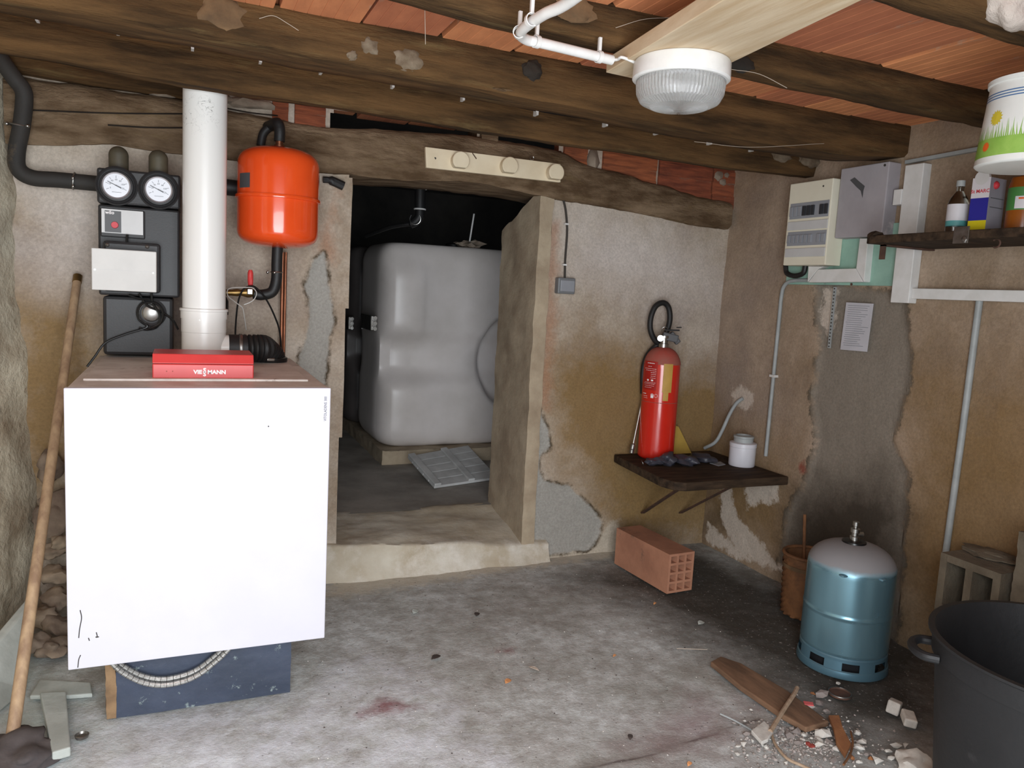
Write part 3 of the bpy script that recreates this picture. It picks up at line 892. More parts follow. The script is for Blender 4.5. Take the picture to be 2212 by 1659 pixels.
# ================================================================== BIG THINGS
# ---- boiler
bl, br, byf, byb, bz0_, bz1_ = -0.2945, 0.4195, 2.36, 3.28, 0.225, 1.03
boiler = thing('boiler', (0.06, 2.8, bz0_), 'big white oil boiler with red control box, beside the cellar doorway', 'boiler')
obj('housing', B().box((bl+.006, byf+.024, bz0_+.01), (br-.006, byb, bz1_)), 'boiler_grey', boiler, smooth=0, bevel=0.004)
fp = obj('front_panel', B().box((bl, byf, bz0_), (br, byf+.026, bz1_)), 'white_enamel', boiler, smooth=0, bevel=0.003, label='white sheet metal front panel')
lid = obj('lid', B().box((bl+.03, 2.52, bz1_-.002), (br-.045, byb-.01, bz1_+.006)), 'boiler_grey', boiler, smooth=0, bevel=0.002)
p = PY(703, 883, byf)
obj('lettering', text_b('VITOLADENS 300', 0.0115, p, (0, 0, 1), (-1, 0, 0), 0.0008, sx=0.86), 'grey_print', fp)
for pts in (((173, 1318), (176, 1335), (172, 1358), (170, 1378)), ((208, 1366), (210, 1374)), ((191, 1378), (193, 1384)), ((174, 1415), (170, 1425), (168, 1442))):
    obj('drip_mark', B().tube(spline([PY(*q, byf-.0004) for q in pts], 5), 0.0014, 5), 'dark_mark', fp)
obj('drip_mark', B().lump(PY(210, 1376, byf-.0004), (.005, .001, .002), 1), 'dark_mark', fp)
obj('drip_mark', B().lump(PY(580, 921, byf-.0004), (.002, .001, .002), 1), 'dark_mark', fp)
obj('foot', B().cyl((0.372, 2.45, 0.19), (0.372, 2.45, 0.235), 0.018), 'black_rubber', boiler)
# red control box standing on the lid
cx0, cx1, cyf = PY(329, 800, 2.55).x, PY(548, 800, 2.55).x, 2.55
zc1 = PY(440, 787, 2.55).z; zc2 = PY(440, 766, 2.57).z
cbx = obj('control_box', B().box((cx0, cyf, bz1_+.004), (cx1, cyf+.18, zc1)), 'red_plastic', boiler, smooth=0, bevel=0.003, label='red plastic control box on the boiler lid')
obj('box_lid', B().prism([(0, 0), (0.18, 0), (0.18, zc2-zc1), (0.014, zc2-zc1)], (cx0, cyf-.001, zc1+.0015), (0, 1, 0), (0, 0, 1), (1, 0, 0), cx1-cx0), 'red_plastic', cbx, smooth=0, bevel=0.002)
p = PY(442, 804, cyf-.0012)
ux, uz = Vector((1, 0, 0)), Vector((0, 0, 1))
pw = (PY(484, 804, cyf).x-PY(400, 804, cyf).x)
lt = B()
for s_, dx, dz, sz, al in (('VIE', -0.066*pw, 0, 0.0168, 'RIGHT'), ('MANN', 0.075*pw, 0, 0.0168, 'LEFT'), ('S', 0, 0.0055, 0.018, 'CENTER'), ('S', 0, -0.0065, 0.018, 'CENTER')):
    t = text_b(s_, sz, p+ux*dx+uz*dz, ux, uz, 0.0004, al, bold=0.045, sx=1.06)
    lt.add(t.v, t.f)
obj('lettering', lt, 'white_print', cbx, label='white maker lettering with a stacked S')
for q in ((360, 802), (373, 802)):
    obj('indicator', B().cyl(PY(*q, cyf+.001), PY(*q, cyf-.001), 0.0018, seg=8), 'dusty_red', cbx)

# ---- blue plinth under the boiler, with the ochre broken edge
pl = thing('plinth', (0.06, 2.85, 0), 'blue painted concrete plinth carrying the white boiler', 'plinth')
obj('core', B().box((-0.185, 2.50, -0.01), (0.325, 3.24, 0.212)), 'concrete', pl, smooth=0)
obj('blue_face', rough_pier((-0.182, 2.478, -0.005), (0.332, 2.499, 0.222), 3, amp=0.0025), 'blue_paint', pl, smooth=50, label='blue painted front face')
obj('edge', rough_pier((-0.212, 2.478, -0.005), (-0.183, 2.499, 0.222), 9, amp=0.006), 'ochre_edge', pl, smooth=50, label='broken ochre edge left of the blue face')
obj('support', B().box((-0.15, 2.6, 0.213), (0.30, 3.15, 0.234)), 'boiler_grey', boiler, smooth=0)
hs = thing('braided_hose', PY(360, 1470, 2.44), 'braided steel hose looping down from under the boiler', 'hose')
for k, (dy, dz) in enumerate(((0, 0), (0.014, 0.012))):
    pts = [PY(238, 1428, 2.44), PY(265, 1452, 2.44), PY(310, 1474, 2.44), PY(360, 1479, 2.44), PY(420, 1462, 2.44), PY(470, 1425, 2.44), PY(500, 1395, 2.44)]
    pts = [Vector((q.x, 2.44+dy, q.z+dz)) for q in pts]
    obj('hose', B().tube(spline(pts, 8), 0.0085, 10), 'braid', hs)
    sp = spline(pts, 4)
    for j in range(2, len(sp)-2, 1):
        d = (sp[j+1]-sp[j-1]).normalized()
        obj('band', B().ring(sp[j], d, 0.0086, 0.0009, 10, 4), 'dark_mark', hs)

# ---- flue
FY = 3.02
pb_, pt_ = PY(437, 740, FY), PY(447, 200, FY)
flx = (pb_.x+pt_.x)/2; FR = 0.0735
flue = thing('flue_pipe', (flx, FY, bz1_+.006), 'thick white flue pipe rising from the boiler lid to the joists', 'flue pipe')
zk = PY(437, 676, FY).z
obj('upper_pipe', B().lathe([(FR, zk), (FR, 2.135)], (flx, FY, 0), 48), 'flue_spots', flue, label='upper white pipe with black soot spots')
obj('collar', B().lathe([(FR+.001, zk-.02), (FR+.006, zk-.02), (FR+.006, zk+.006), (FR+.009, zk+.008), (FR+.009, zk+.016), (FR+.001, zk+.018)], (flx, FY, 0), 48), 'flue_white', flue)
lo_ = obj('lower_pipe', B().lathe([(FR+.002, bz1_+.006), (FR+.002, zk-.07), (FR+.0035, zk-.068), (FR+.0035, zk-.014)], (flx, FY, 0), 48), 'flue_white', flue)
q = PY(432, 691, FY-FR)
obj('screw', B().cyl(q+Vector((0, .002, 0)), q+Vector((0, -.002, 0)), 0.004, seg=10), 'steel', lo_)
zs = PY(500, 752, FY).z
obj('side_stub', B().cyl((flx+FR-.02, FY, zs), (flx+FR+.03, FY, zs), 0.05, 0.047), 'flue_white', flue)
# corrugated black hose from the stub into the boiler lid
hx0 = flx+FR+.012
fh = thing('corrugated_hose', (hx0+.1, FY, zs), 'black corrugated hose bending from the flue into the boiler lid', 'hose')
hx1 = PY(588, 770, FY+.05).x
pts = [(hx0, FY, zs), (hx0+.05, FY, zs), (hx0+.11, FY+.01, zs), (hx1-.035, FY+.03, zs-.004), (hx1-.008, FY+.05, zs-.03), (hx1, FY+.055, bz1_+.012)]
sp = spline(pts, 12)
rr = [0.0525 if (i % 3) else (0.046 if 12 < i < 56 else 0.0525) for i in range(len(sp))]
rr = [0.051 if i <= 12 else rr[i] for i in range(len(sp))]
obj('hose', B().tube(sp, rr, 20), 'black_rubber', fh, smooth=20)
obj('clamp', B().lathe([(0.0535, 0), (0.0545, .002), (0.0545, .010), (0.0535, .012)], (hx0+.035, FY, zs), 28, axis=(1, 0, 0)), 'steel', fh)
obj('clamp', B().lathe([(0.056, 0), (0.058, .003), (0.058, .016), (0.054, .018)], (hx1, FY+.055, bz1_+.007), 28), 'black_gloss', fh)
obj('clamp_screw', B().obox((hx1-.012, FY-.006, bz1_+.02), (.03, .014, .012), (0, 0, 0.2)), 'chrome', fh, bevel=0.003)

# ---- pump station on the wall
PSY = 3.15
ps = thing('pump_station', (-0.15, 3.3, 1.05), 'black foam cased pump station with two round gauges on the wall', 'pump station')
c0, c1 = PY(206, 372, PSY), PY(390, 384, PSY)
zb = PY(300, 640, PSY).z
zm = PY(300, 446, PSY).z
ztp = PY(300, 370, PSY).z
xl, xr = c0.x+.004, c1.x
obj('upper_shell', B().box((xl, PSY, zm+.002), (xr, 3.42, ztp)), 'black_foam', ps, smooth=0, bevel=0.008)
obj('middle_shell', B().box((xl+.002, PSY+.006, zb), (xr-.002, 3.42, zm-.002)), 'black_foam', ps, smooth=0, bevel=0.008)
xl2, xr2 = PY(222, 700, PSY).x, PY(374, 700, PSY).x
low = obj('lower_shell', B().box((xl2, PSY+.004, 1.045), (xr2, 3.42, zb-.003)), 'black_foam', ps, smooth=0, bevel=0.012)
for (gxp, gyp) in ((252, 402), (343, 411)):
    c = PY(gxp, gyp, PSY)
    g = obj('gauge', B().lathe([(0.067, 0), (0.069, .006), (0.064, .009), (0.059, .004), (0.056, .003), (0.053, .012), (0.047, .014)], c+Vector((0, .001, 0)), 40, axis=(0, -1, 0)), 'black_foam', ps)
    obj('rim', B().lathe([(0.0415, .010), (0.0415, .017), (0.046, .019), (0.047, .014), (0.047, .010)], c, 36, axis=(0, -1, 0), closed=False), 'gauge_rim', g)
    obj('dial', B().cyl(c+Vector((0, -.008, 0)), c+Vector((0, -.0145, 0)), 0.042, seg=36), 'dial_white', g)
    dl = Vector((0.88, 0, -0.42))
    obj('needle', B().bar(c-dl*0.032+Vector((0, -.016, 0)), c+dl*0.006+Vector((0, -.016, 0)), 0.002, 0.0024, (0, 1, 0)).bar(c-dl*0.003+Vector((0, -.0165, 0)), c+dl*0.018+Vector((0, -.0165, 0)), 0.003, 0.009, (0, 1, 0)), 'label_dark', g)
    tk = B()
    for k in range(7):
        a = math.radians(205-k*38)
        tk.bar(c+Vector((math.cos(a)*.026, -.0152, math.sin(a)*.026)), c+Vector((math.cos(a)*.035, -.0152, math.sin(a)*.035)), .001, .0018, (0, 1, 0))
    for k, s_ in enumerate(('0', '20', '40', '60', '80', '100', '120')):
        a = math.radians(205-k*38)
        t = text_b(s_, 0.008, c+Vector((math.cos(a)*.021, -.0150, math.sin(a)*.021)), ux, uz, 0.0003)
        tk.add(t.v, t.f)
    tk.bar(c+Vector((-.014, -.0152, -.023)), c+Vector((.016, -.0152, -.023)), .0008, .003, (0, 1, 0))
    obj('scale', tk, 'label_dark', g, smooth=0)
# two dark capped valves on top
for (qx, qy) in ((256, 316), (342, 324)):
    c = PY(qx, qy, 3.22)
    prof = [(0.033, -0.125)]+[(0.033*math.cos(t), -0.033+0.033*math.sin(t)) for t in [k/8*math.pi/2 for k in range(9)]]
    obj('valve_cap', B().lathe(prof, c, 28), 'valve_olive', ps)
# controller
a, c = PY(219, 450, PSY-.012), PY(309, 508, PSY-.012)
ctl = obj('controller', B().box((a.x-.004, PSY-.010, c.z-.014), (c.x+.006, PSY+.02, a.z+.002)), 'black_foam', ps, smooth=0, bevel=0.004)
lab = obj('label_plate', B().box((a.x, PSY-.0125, c.z), (c.x, PSY-.009, a.z)), 'label_grey', ctl, smooth=0)
a2, c2_ = PY(226, 454, PSY-.013), PY(262, 503, PSY-.013)
obj('dark_field', B().box((a2.x, PSY-.0135, c2_.z), (c2_.x, PSY-.012, a2.z)), 'label_dark', ctl, smooth=0)
obj('knob', B().cyl(PY(248, 486, PSY-.013), PY(248, 486, PSY-.013)+Vector((0, -.008, 0)), 0.0125, 0.011, seg=20), 'red_print', ctl, label='red knob')
obj('lettering', text_b('wilo', 0.017, PY(237, 459, PSY-.0137), ux, uz, 0.0004, bold=.02), 'white_print', ctl)
# grey-white junction box in front
a, c = PY(197, 535, 3.04), PY(338, 632, 3.04)
a_b = obj('mount', B().box((PY(222, 528, PSY-.05).x, PSY-.05, PY(300, 632, PSY-.05).z), (PY(346, 528, PSY-.05).x, PSY+.01, PY(300, 524, PSY-.05).z)), 'black_foam', ps, smooth=0, bevel=0.01)
jb = obj('junction_box', B().box((a.x, 3.04, c.z), (c.x, 3.105, a.z)), 'box_white', ps, smooth=0, bevel=0.003, label='light grey junction box with two screws')
zmid = PY(260, 584, 3.04).z
obj('seam', B().box((a.x+.001, 3.0394, zmid-.0006), (c.x-.001, 3.041, zmid+.0006)), 'label_grey', jb, smooth=0)
for q in ((205, 582), (331, 590)):
    obj('screw', B().cyl(PY(*q, 3.0405), PY(*q, 3.0385), 0.004, seg=12), 'steel', jb)
for q in ((232, 529), (318, 533)):
    obj('bolt', B().lathe([(0.007, 0), (0.007, .004), (0.004, .007), (0, .008)], PY(*q, PSY-.05), 14, axis=(0, -1, 0)), 'steel', ps)
c = PY(327, 676, PSY+.004)
wn = obj('inspection_cap', B().lathe([(0.052, 0), (0.052, .006), (0.046, .009), (0.040, .006), (0.034, .004)], c, 36, axis=(0, -1, 0)), 'black_foam', low)
obj('cap_face', B().lathe([(0.033, .002), (0.032, .010), (0.026, .0135), (0, .015)], c, 32, axis=(0, -1, 0)), 'chrome', low, label='shiny round cap')
pc = thing('control_cable', PY(290, 660, 3.1), 'thin black cables looping below the junction box to the boiler', 'cable')
for pts, yv in ((((300, 634), (318, 660), (345, 672), (372, 690), (385, 712)), 3.135), (((327, 634), (330, 655), (345, 680), (340, 705), (318, 712), (300, 708)), 3.13),
                (((318, 712), (345, 700), (352, 676), (338, 656), (312, 655), (300, 668), (300, 690), (318, 706), (270, 722), (228, 740), (205, 770), (188, 792)), 3.125),
                (((275, 507), (274, 520), (275, 535)), 3.115), (((278, 637), (300, 645), (322, 646)), 3.13)):
    obj('cable', B().tube(spline([PY(*q, yv) for q in pts], 6), 0.0042, 8), 'black_gloss', pc)

# ---- insulated black pipe down the left corner
ip = thing('insulated_pipe', PY(40, 300, 3.33), 'black insulated pipe bending down the left corner to the pump station', 'pipe')
pts = [PY(-20, 92, 3.26), PY(2, 128, 3.30), PY(30, 168, 3.34), PY(50, 195, 3.35), PY(52, 225, 3.36), PY(46, 275, 3.36), PY(36, 330, 3.36), PY(40, 365, 3.36), PY(70, 384, 3.36), PY(130, 389, 3.36), PY(225, 398, 3.36)]
obj('pipe', B().tube(spline(pts, 7), 0.029, 16), 'pipe_insulation', ip)
for q, d in (((41, 272), (0.1, 0, 1)), ((160, 391), (1, 0, -.1))):
    c = PY(*q, 3.36)
    obj('clamp', B().ring(c, d, 0.031, 0.003, 24, 6), 'steel', ip)
    if q[0] < 100:
        for sx in (-.034, .030):
            obj('clamp_screw', B().lump(c+Vector((sx, -.022, 0)), (.008, .008, .007), 2, .1), 'chrome', ip)
    else:
        for dz in (.008, -.022):
            obj('clamp_screw', B().lump(c+Vector((0, -.030, dz)), (.006, .006, .007), 2, .1), 'chrome', ip)

# ---- red expansion vessel
VY = 3.24
vt, vb = PY(598, 322, VY), PY(600, 541, VY)
vx = (PY(509, 440, VY).x+PY(690, 440, VY).x)/2
VRd = (PY(690, 440, VY).x-PY(509, 440, VY).x)/2*0.985
zsm = PY(598, 421, VY-VRd).z
zt_v, zb_v = vt.z+.004, vb.z+0.01
ves = thing('expansion_vessel', (vx, VY, zb_v), 'shiny orange red expansion vessel hung on the back wall', 'expansion vessel')
def dome(r, h0, h1, n=12, e=2.6):
    out = []
    for k in range(n+1):
        t = k/n*math.pi/2
        out.append((r*math.cos(t)**(2/e) if k < n else 0.0, h0+(h1-h0)*math.sin(t)**(2/e)))
    return out
obj('upper_shell', B().lathe([(VRd*.99, zsm+.003), (VRd*.99, zt_v-.095)]+dome(VRd*.99, zt_v-.085, zt_v, 16, 3.0), (vx, VY, 0), 64), 'vessel_red', ves, smooth=60)
obj('lower_shell', B().lathe(list(reversed(dome(VRd*.99, zb_v+.075, zb_v, 16, 3.0)))+[(VRd*.99, zb_v+.085), (VRd*.99, zsm-.003)], (vx, VY, 0), 64), 'vessel_red', ves, smooth=60)
obj('seam_flange', B().lathe([(VRd*.985, zsm-.009), (VRd*1.035, zsm-.007), (VRd*1.04, zsm), (VRd*1.03, zsm+.005), (VRd*.985, zsm+.006)], (vx, VY, 0), 64), 'vessel_red', ves)
st_ = B()
za, zb2 = PY(522, 403, VY-.1).z, PY(522, 371, VY-.1).z
st_.lathe([(VRd*.991, za), (VRd*.9935, za), (VRd*.9935, zb2), (VRd*.991, zb2)], (vx, VY, 0), 10, a0=math.radians(198), a1=math.radians(222))
obj('sticker', st_, 'label_dark', ves, label='dark sticker')
obj('top_nipple', B().lathe([(.02, zt_v-.004), (.02, zt_v+.012), (.014, zt_v+.014), (.014, zt_v+.03)], (vx, VY, 0), 20), 'copper', ves)
tp = thing('vent_elbow', (vx, VY, zt_v+.04), 'black pipe elbow above the red vessel under the joist', 'pipe')
pts = [(vx, VY, zt_v+.026), (vx, VY, zt_v+.075), (vx-.008, VY+.02, zt_v+.1), (vx-.02, 3.36, zt_v+.105), (vx-.03, 3.40, zt_v+.105)]
obj('pipe', B().tube(spline(pts, 6), 0.021, 16), 'black_rubber', tp)
obj('pipe', B().tube(spline([(vx-.02, 3.36, zt_v+.105), (vx-.05, 3.36, zt_v+.07), (vx-.06, 3.36, zt_v+.02)], 6), 0.017, 12), 'black_rubber', tp)
bp = B()
bp.tube(spline([PY(402, 395, 3.38), PY(470, 402, 3.38), PY(520, 408, 3.38)], 4), 0.032, 14)
tag(obj('stub_pipe', bp, 'black_rubber'), 'short black pipe crossing the wall behind the white flue', 'pipe')
bp = B().tube(spline([PY(698, 388, 3.415), PY(715, 390, 3.415), PY(742, 402, 3.415)], 4), [0.014]*4+[.02]*5, 10)
tag(obj('pipe_stub', bp, 'black_rubber'), 'black pipe stub poking out right of the red vessel', 'pipe')
# pipe under the vessel with valve
vp = thing('vessel_pipe', (vx, VY, zb_v-.15), 'black rubber pipe and ball valve below the red vessel', 'pipe')
pts = [(vx, VY, zb_v+.012), PY(598, 570, VY), PY(597, 605, VY), PY(588, 630, VY), PY(565, 637, VY), PY(548, 634, VY)]
obj('pipe', B().tube(spline(pts, 8), 0.0215, 16), 'black_rubber', vp)
obj('clamp', B().ring(PY(597, 588, VY), (0, 0, 1), 0.0225, 0.003, 22, 6), 'chrome', vp)
obj('clamp_screw', B().lump(PY(578, 588, VY-.01), (.006, .006, .006), 1, .1).lump(PY(593, 589, VY-.03), (.006, .006, .006), 1, .1), 'chrome', vp)
vv = obj('ball_valve', B().tube([PY(548, 633, VY), PY(541, 632, VY), PY(534, 632, VY), PY(520, 632, VY), PY(512, 632, VY), PY(500, 632, VY), PY(488, 632, VY)], [.014, .02, .02, .012, .015, .012, .012], 14), 'brass', vp)
obj('valve_handle', B().tube([PY(541, 618, VY-.02), PY(541, 606, VY-.02), PY(541, 590, VY-.02), PY(541, 583, VY-.02)], [.009, .011, .011, .007], 10), 'red_plastic', vp, label='red valve lever')
obj('nut', B().obox(PY(540, 630, VY-.022), (.022, .012, .024)), 'chrome', vp, bevel=0.003)
obj('drain_valve', B().tube([PY(484, 640, VY), PY(484, 650, VY), PY(484, 680, VY)], [.008, .017, .017], 12), 'black_gloss', vp)
tag(obj('copper_pipe', B().tube([PY(611, 545, 3.405), PY(607, 775, 3.405)], 0.0075, 12), 'copper'), 'thin copper pipe left of its twin on the wall', 'pipe', 'copper pipes beside the boiler')
tag(obj('copper_pipe', B().tube([PY(618, 545, 3.415), PY(613, 775, 3.415)], 0.0055, 12), 'copper'), 'thinner copper pipe right of its twin on the wall', 'pipe', 'copper pipes beside the boiler')
wl = B()
lp = [(522, 663), (505, 650), (493, 640), (491, 628), (500, 622), (525, 621), (545, 622), (554, 632), (550, 645), (540, 653), (527, 658)]
wl.tube(spline([PY(*q, VY-.06) for q in lp], 5), 0.0021, 6)
wl.tube(spline([PY(515, 657, VY-.06), PY(524, 665, VY-.06), PY(528, 685, VY-.06), PY(532, 713, VY-.05)], 5), 0.0021, 6)
tag(obj('wire_hook', wl, 'wire_grey'), 'bent wire loop hanging on the ball valve', 'hook')
cbv = thing('sensor_cable', PY(570, 640, VY-.04), 'thin dark cable arching over the valve to the corrugated hose', 'cable')
pts = [(508, 728), (510, 690), (515, 650), (526, 625), (545, 618), (562, 630), (577, 650), (592, 680), (604, 715), (608, 760)]
obj('cable', B().tube(spline([PY(*q, VY-.045) for q in pts], 6), 0.0035, 8), 'black_gloss', cbv)

# ---- oil tanks in the cellar
def tank(name, x0, x1, y0, y1, z0, z1, label, group, m_):
    t = thing(name, ((x0+x1)/2, (y0+y1)/2, z0), label, 'oil tank', group)
    b = B()
    nz, nr = 130, 220
    cxm, cym = (x0+x1)/2, (y0+y1)/2
    hw, hd = (x1-x0)/2, (y1-y0)/2
    H = z1-z0
    rp = PY(1098, 782, 5.0); rx, rz = rp.x, rp.z
    zl_a, zl_b = PY(870, 735, 5.0).z, PY(870, 812, 5.0).z
    vs, fs = [], []
    for j in range(nz+1):
        t_ = j/nz
        z = z0+H*(0.5-0.5*math.cos(math.pi*t_))
        e = 0.13
        dz = max(0, e-(z-z0), e-(z1-z))/e
        ins = 1-(1-math.sqrt(max(0, 1-dz*dz)))*0.16/1.0
        w = math.exp(-((z-(zl_a+zl_b)/2)/((zl_a-zl_b)*0.62))**4)
        for k in range(nr):
            a = 2*math.pi*k/nr
            ca, sa = math.cos(a), math.sin(a)
            ex = 0.30
            px = math.copysign(abs(ca)**ex, ca); py = math.copysign(abs(sa)**ex, sa)
            X = cxm+px*hw*ins*(1-0.025*w); Y = cym+py*hd*ins
            if py < -0.75:                                   # front face relief
                f = min(1, (-py-0.75)/0.2)
                Y += f*0.075*w*(1-0.35*min(1, max(0, (X-x0-.45*hw)/(0.6*hw))))
                r_ = math.hypot((X-rx)/0.21, (z-rz)/0.32)
                Y += f*0.16*(1/(1+math.exp((r_-0.95)*30)))
                top_l = math.exp(-((X-(x0+hw*0.30))/(hw*0.30))**6)*math.exp(-((z-(zl_a+.26))/0.25)**6)
                bot_l = math.exp(-((X-(x0+hw*0.36))/(hw*0.38))**6)*math.exp(-((z-(zl_b-.26))/0.25)**6)
                Y -= f*0.04*(top_l+bot_l)
            vs.append((X, Y, z))
    for j in range(nz):
        for k in range(nr):
            fs.append((j*nr+k, j*nr+(k+1) % nr, (j+1)*nr+(k+1) % nr, (j+1)*nr+k))
    fs.append(tuple(range(nr-1, -1, -1))); fs.append(tuple(nz*nr+k for k in range(nr)))
    b.add(vs, fs)
    obj('tank_body', b, m_, t, smooth=80)
    if True:
        obj('filler_cap', B().lathe([(.06, z1-.004), (.06, z1+.03), (.05, z1+.04), (0, z1+.04)], (cxm+.1, cym, 0), 24), 'black_rubber', t)
    return t
SZ = 0.265
tank('oil_tank', 1.20, 2.22, 5.00, 5.75, SZ, 1.64, 'pale plastic oil tank in the cellar, the nearer one behind the doorway', 'oil tanks', 'tank_plastic')
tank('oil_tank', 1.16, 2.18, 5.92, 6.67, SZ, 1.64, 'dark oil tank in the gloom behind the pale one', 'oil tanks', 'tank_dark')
tag(obj('tank_slab', rough_pier((1.215, 4.90, 0.165), (2.5, 6.85, SZ), 14, amp=0.005), 'concrete', smooth=50), 'low concrete slab under the cellar oil tanks', 'slab')
for q, nm in (((757, 698), 'left'), ((806, 698), 'right')):
    yq = 5.84 if nm == 'left' else 4.985
    c = PY(*q, yq)
    tb_ = thing('tank_clamp', c, 'bright metal strap clamp on the '+('far side' if nm == 'left' else 'near corner')+' of the oil tanks', 'clamp', 'tank clamps')
    obj('plate', B().box((c.x-.02, yq-.01, c.z-.05), (c.x+.025, yq+(.05 if nm == 'left' else .30), c.z+.05)), 'steel', tb_, bevel=0.006)
    for dz in (-.035, 0.0, .035):
        obj('bolt', B().cyl(c+Vector((.006, -.008, dz)), c+Vector((.006, -.035, dz)), 0.013, seg=8), 'chrome', tb_)
vtp = thing('drain_pipe', PY(905, 440, 4.6), 'black pipe with white rings hanging below the cellar ceiling', 'pipe')
obj('pipe', B().tube([(PY(908, 395, 4.6).x, 4.6, 2.24), PY(908, 395, 4.6), PY(907, 455, 4.6)], 0.032, 18), 'black_rubber', vtp)
obj('elbow', B().tube(spline([PY(907, 453, 4.6), PY(905, 470, 4.6), PY(892, 482, 4.62), PY(870, 486, 4.66), PY(840, 492, 4.75), PY(790, 510, 4.95)], 5), [0.028]*12+[.012]*14, 14), 'black_rubber', vtp)
for q in ((909, 408), (907, 452)):
    obj('ring', B().ring(PY(*q, 4.6), (0, 0, 1), 0.033, 0.005, 24, 6), 'pvc_white', vtp)
obj('wire_ring', B().ring(PY(897, 473, 4.58), (0.5, 1, 0), 0.033, 0.0025, 24, 6, 0, 4.6), 'chrome', vtp)
rg = thing('rag', PY(1015, 520, 5.2), 'crumpled rag and stick on top of the oil tank', 'rag')
c = PY(1015, 520, 5.15)
obj('cloth', B().lump((c.x, 5.15, 1.665), (.085, .06, .028), 5, .6, 3, fs_=2.2), 'mortar', rg)
obj('stick', B().cyl((c.x-.005, 5.15, 1.66), PY(1024, 462, 5.15), 0.006, seg=8), 'pvc_white', rg)
# shutter panel lying in front of the slab
A_, B_, C_, D2 = PZ(880, 990, 0.262), PZ(938, 1056, 0.178), PZ(1075, 1036, 0.178), PZ(1010, 966, 0.262)
sh = thing('shutter', (A_+C_)/2, 'white boarded shutter lying against the tank slab on the cellar floor', 'shutter')
up_ = (B_-A_).cross(C_-B_).normalized()
if up_.z < 0: up_ = -up_
for k in range(5):
    f0, f1 = k/5+.006, (k+1)/5-.006
    p0, p1 = A_.lerp(B_, f0), A_.lerp(B_, f1); p2, p3 = D2.lerp(C_, f1), D2.lerp(C_, f0)
    obj('board', B().hull([p0, p1, p2, p3], up_*0.016), 'shutter_white', sh, smooth=0, bevel=0.003)
for g0, g1 in ((0.0, 0.10), (0.52, 0.62)):
    obj('batten', B().hull([A_.lerp(D2, g0)+up_*.016, B_.lerp(C_, g0)+up_*.016, B_.lerp(C_, g1)+up_*.016, A_.lerp(D2, g1)+up_*.016], up_*0.016), 'shutter_white', sh, smooth=0, bevel=0.004)
# ================================================================== ON THE BACK WALL
# ---- coat rack on the lintel
RY = 3.372
q = [PY(*a, RY) for a in ((921, 362), (1211, 394), (1211, 354), (919, 317))]
rk = thing('coat_rack', (q[0]+q[2])/2, 'cream painted coat rack with three round pegs on the lintel beam', 'coat rack')
bd_ = obj('board', B().hull(q, (0, 0.02, 0)), 'cream_paint', rk, smooth=0, bevel=0.002)
for a in ((991, 350), (1096, 361), (1195, 375)):
    c = PY(*a, RY)
    fl = [(0.040*math.cos(t), max(-0.030, 0.040*math.sin(t))) for t in [2*math.pi*k/28 for k in range(28)]]
    nn = Vector((-0.10, -1, 0)).normalized()
    obj('peg', B().prism(fl, c, (1, 0, 0), (0, 0, 1), nn, 0.05), 'cream_paint', rk, smooth=40, bevel=0.004)
obj('screw_hole', B().cyl(PY(940, 342, RY+.0004), PY(940, 342, RY-.0006), 0.005, seg=12), 'dark_mark', bd_)
obj('nail', B().cyl(PY(1020, 330, RY+.002), PY(1029, 343, RY-.012), 0.0022, seg=8), 'rusty_iron', rk)
obj('nail', B().ring(PY(1149, 341, RY-.004), (0, 1, 0), 0.009, 0.002, 16, 6), 'chrome', rk)

# ---- grey light switch with its cable
sw = thing('light_switch', PY(1225, 617, 3.44), 'grey surface light switch on the plaster right of the doorway', 'light switch')
a, c = PY(1207, 599, 3.405), PY(1242, 636, 3.405)
sb = obj('case', B().box((a.x, 3.405, c.z), (c.x, 3.447, a.z)), 'switch_grey', sw, smooth=0, bevel=0.006)
obj('rocker', B().box((a.x+.012, 3.401, c.z+.012), (c.x-.006, 3.407, a.z-.012)), 'breaker_grey', sb, smooth=0, bevel=0.003)
obj('cable', B().tube(spline([PY(1216, 428, 3.43), PY(1222, 455, 3.435), PY(1225, 500, 3.437), PY(1221, 560, 3.437), PY(1220, 600, 3.43)], 6), 0.0055, 8), 'dark_mark', sw, label='dark brown cable')
for a in ((1224, 484), (1220, 572)):
    obj('clip', B().box(tuple(PY(*a, 3.43)+Vector((-.010, -.004, -.004))), tuple(PY(*a, 3.43)+Vector((.010, .014, .004)))), 'pvc_white', sw, smooth=0)

# ---- cable run with white clips along joist A
cr = thing('joist_cable', PY(700, 150, 2.84), 'black cable held by small white clips along the rear joist', 'cable')
cl = [(-60, 12), (80, 32), (254, 60), (416, 94), (563, 123), (694, 146), (849, 178), (1001, 206), (1160, 238), (1310, 262), (1420, 280), (1535, 302), (1625, 317)]
obj('cable', B().tube(spline([PY(*a, 2.828) for a in cl], 4), 0.0055, 8), 'black_gloss', cr)
for a in cl[1:]:
    c = PY(a[0], a[1]+4, 2.826)
    obj('clip', B().box((c.x-.0045, 2.820, c.z-.012), (c.x+.0045, 2.86, c.z+.010)).lump(c+Vector((0, -.003, .004)), (.007, .005, .008), 1, .05), 'pvc_white', cr, smooth=0)

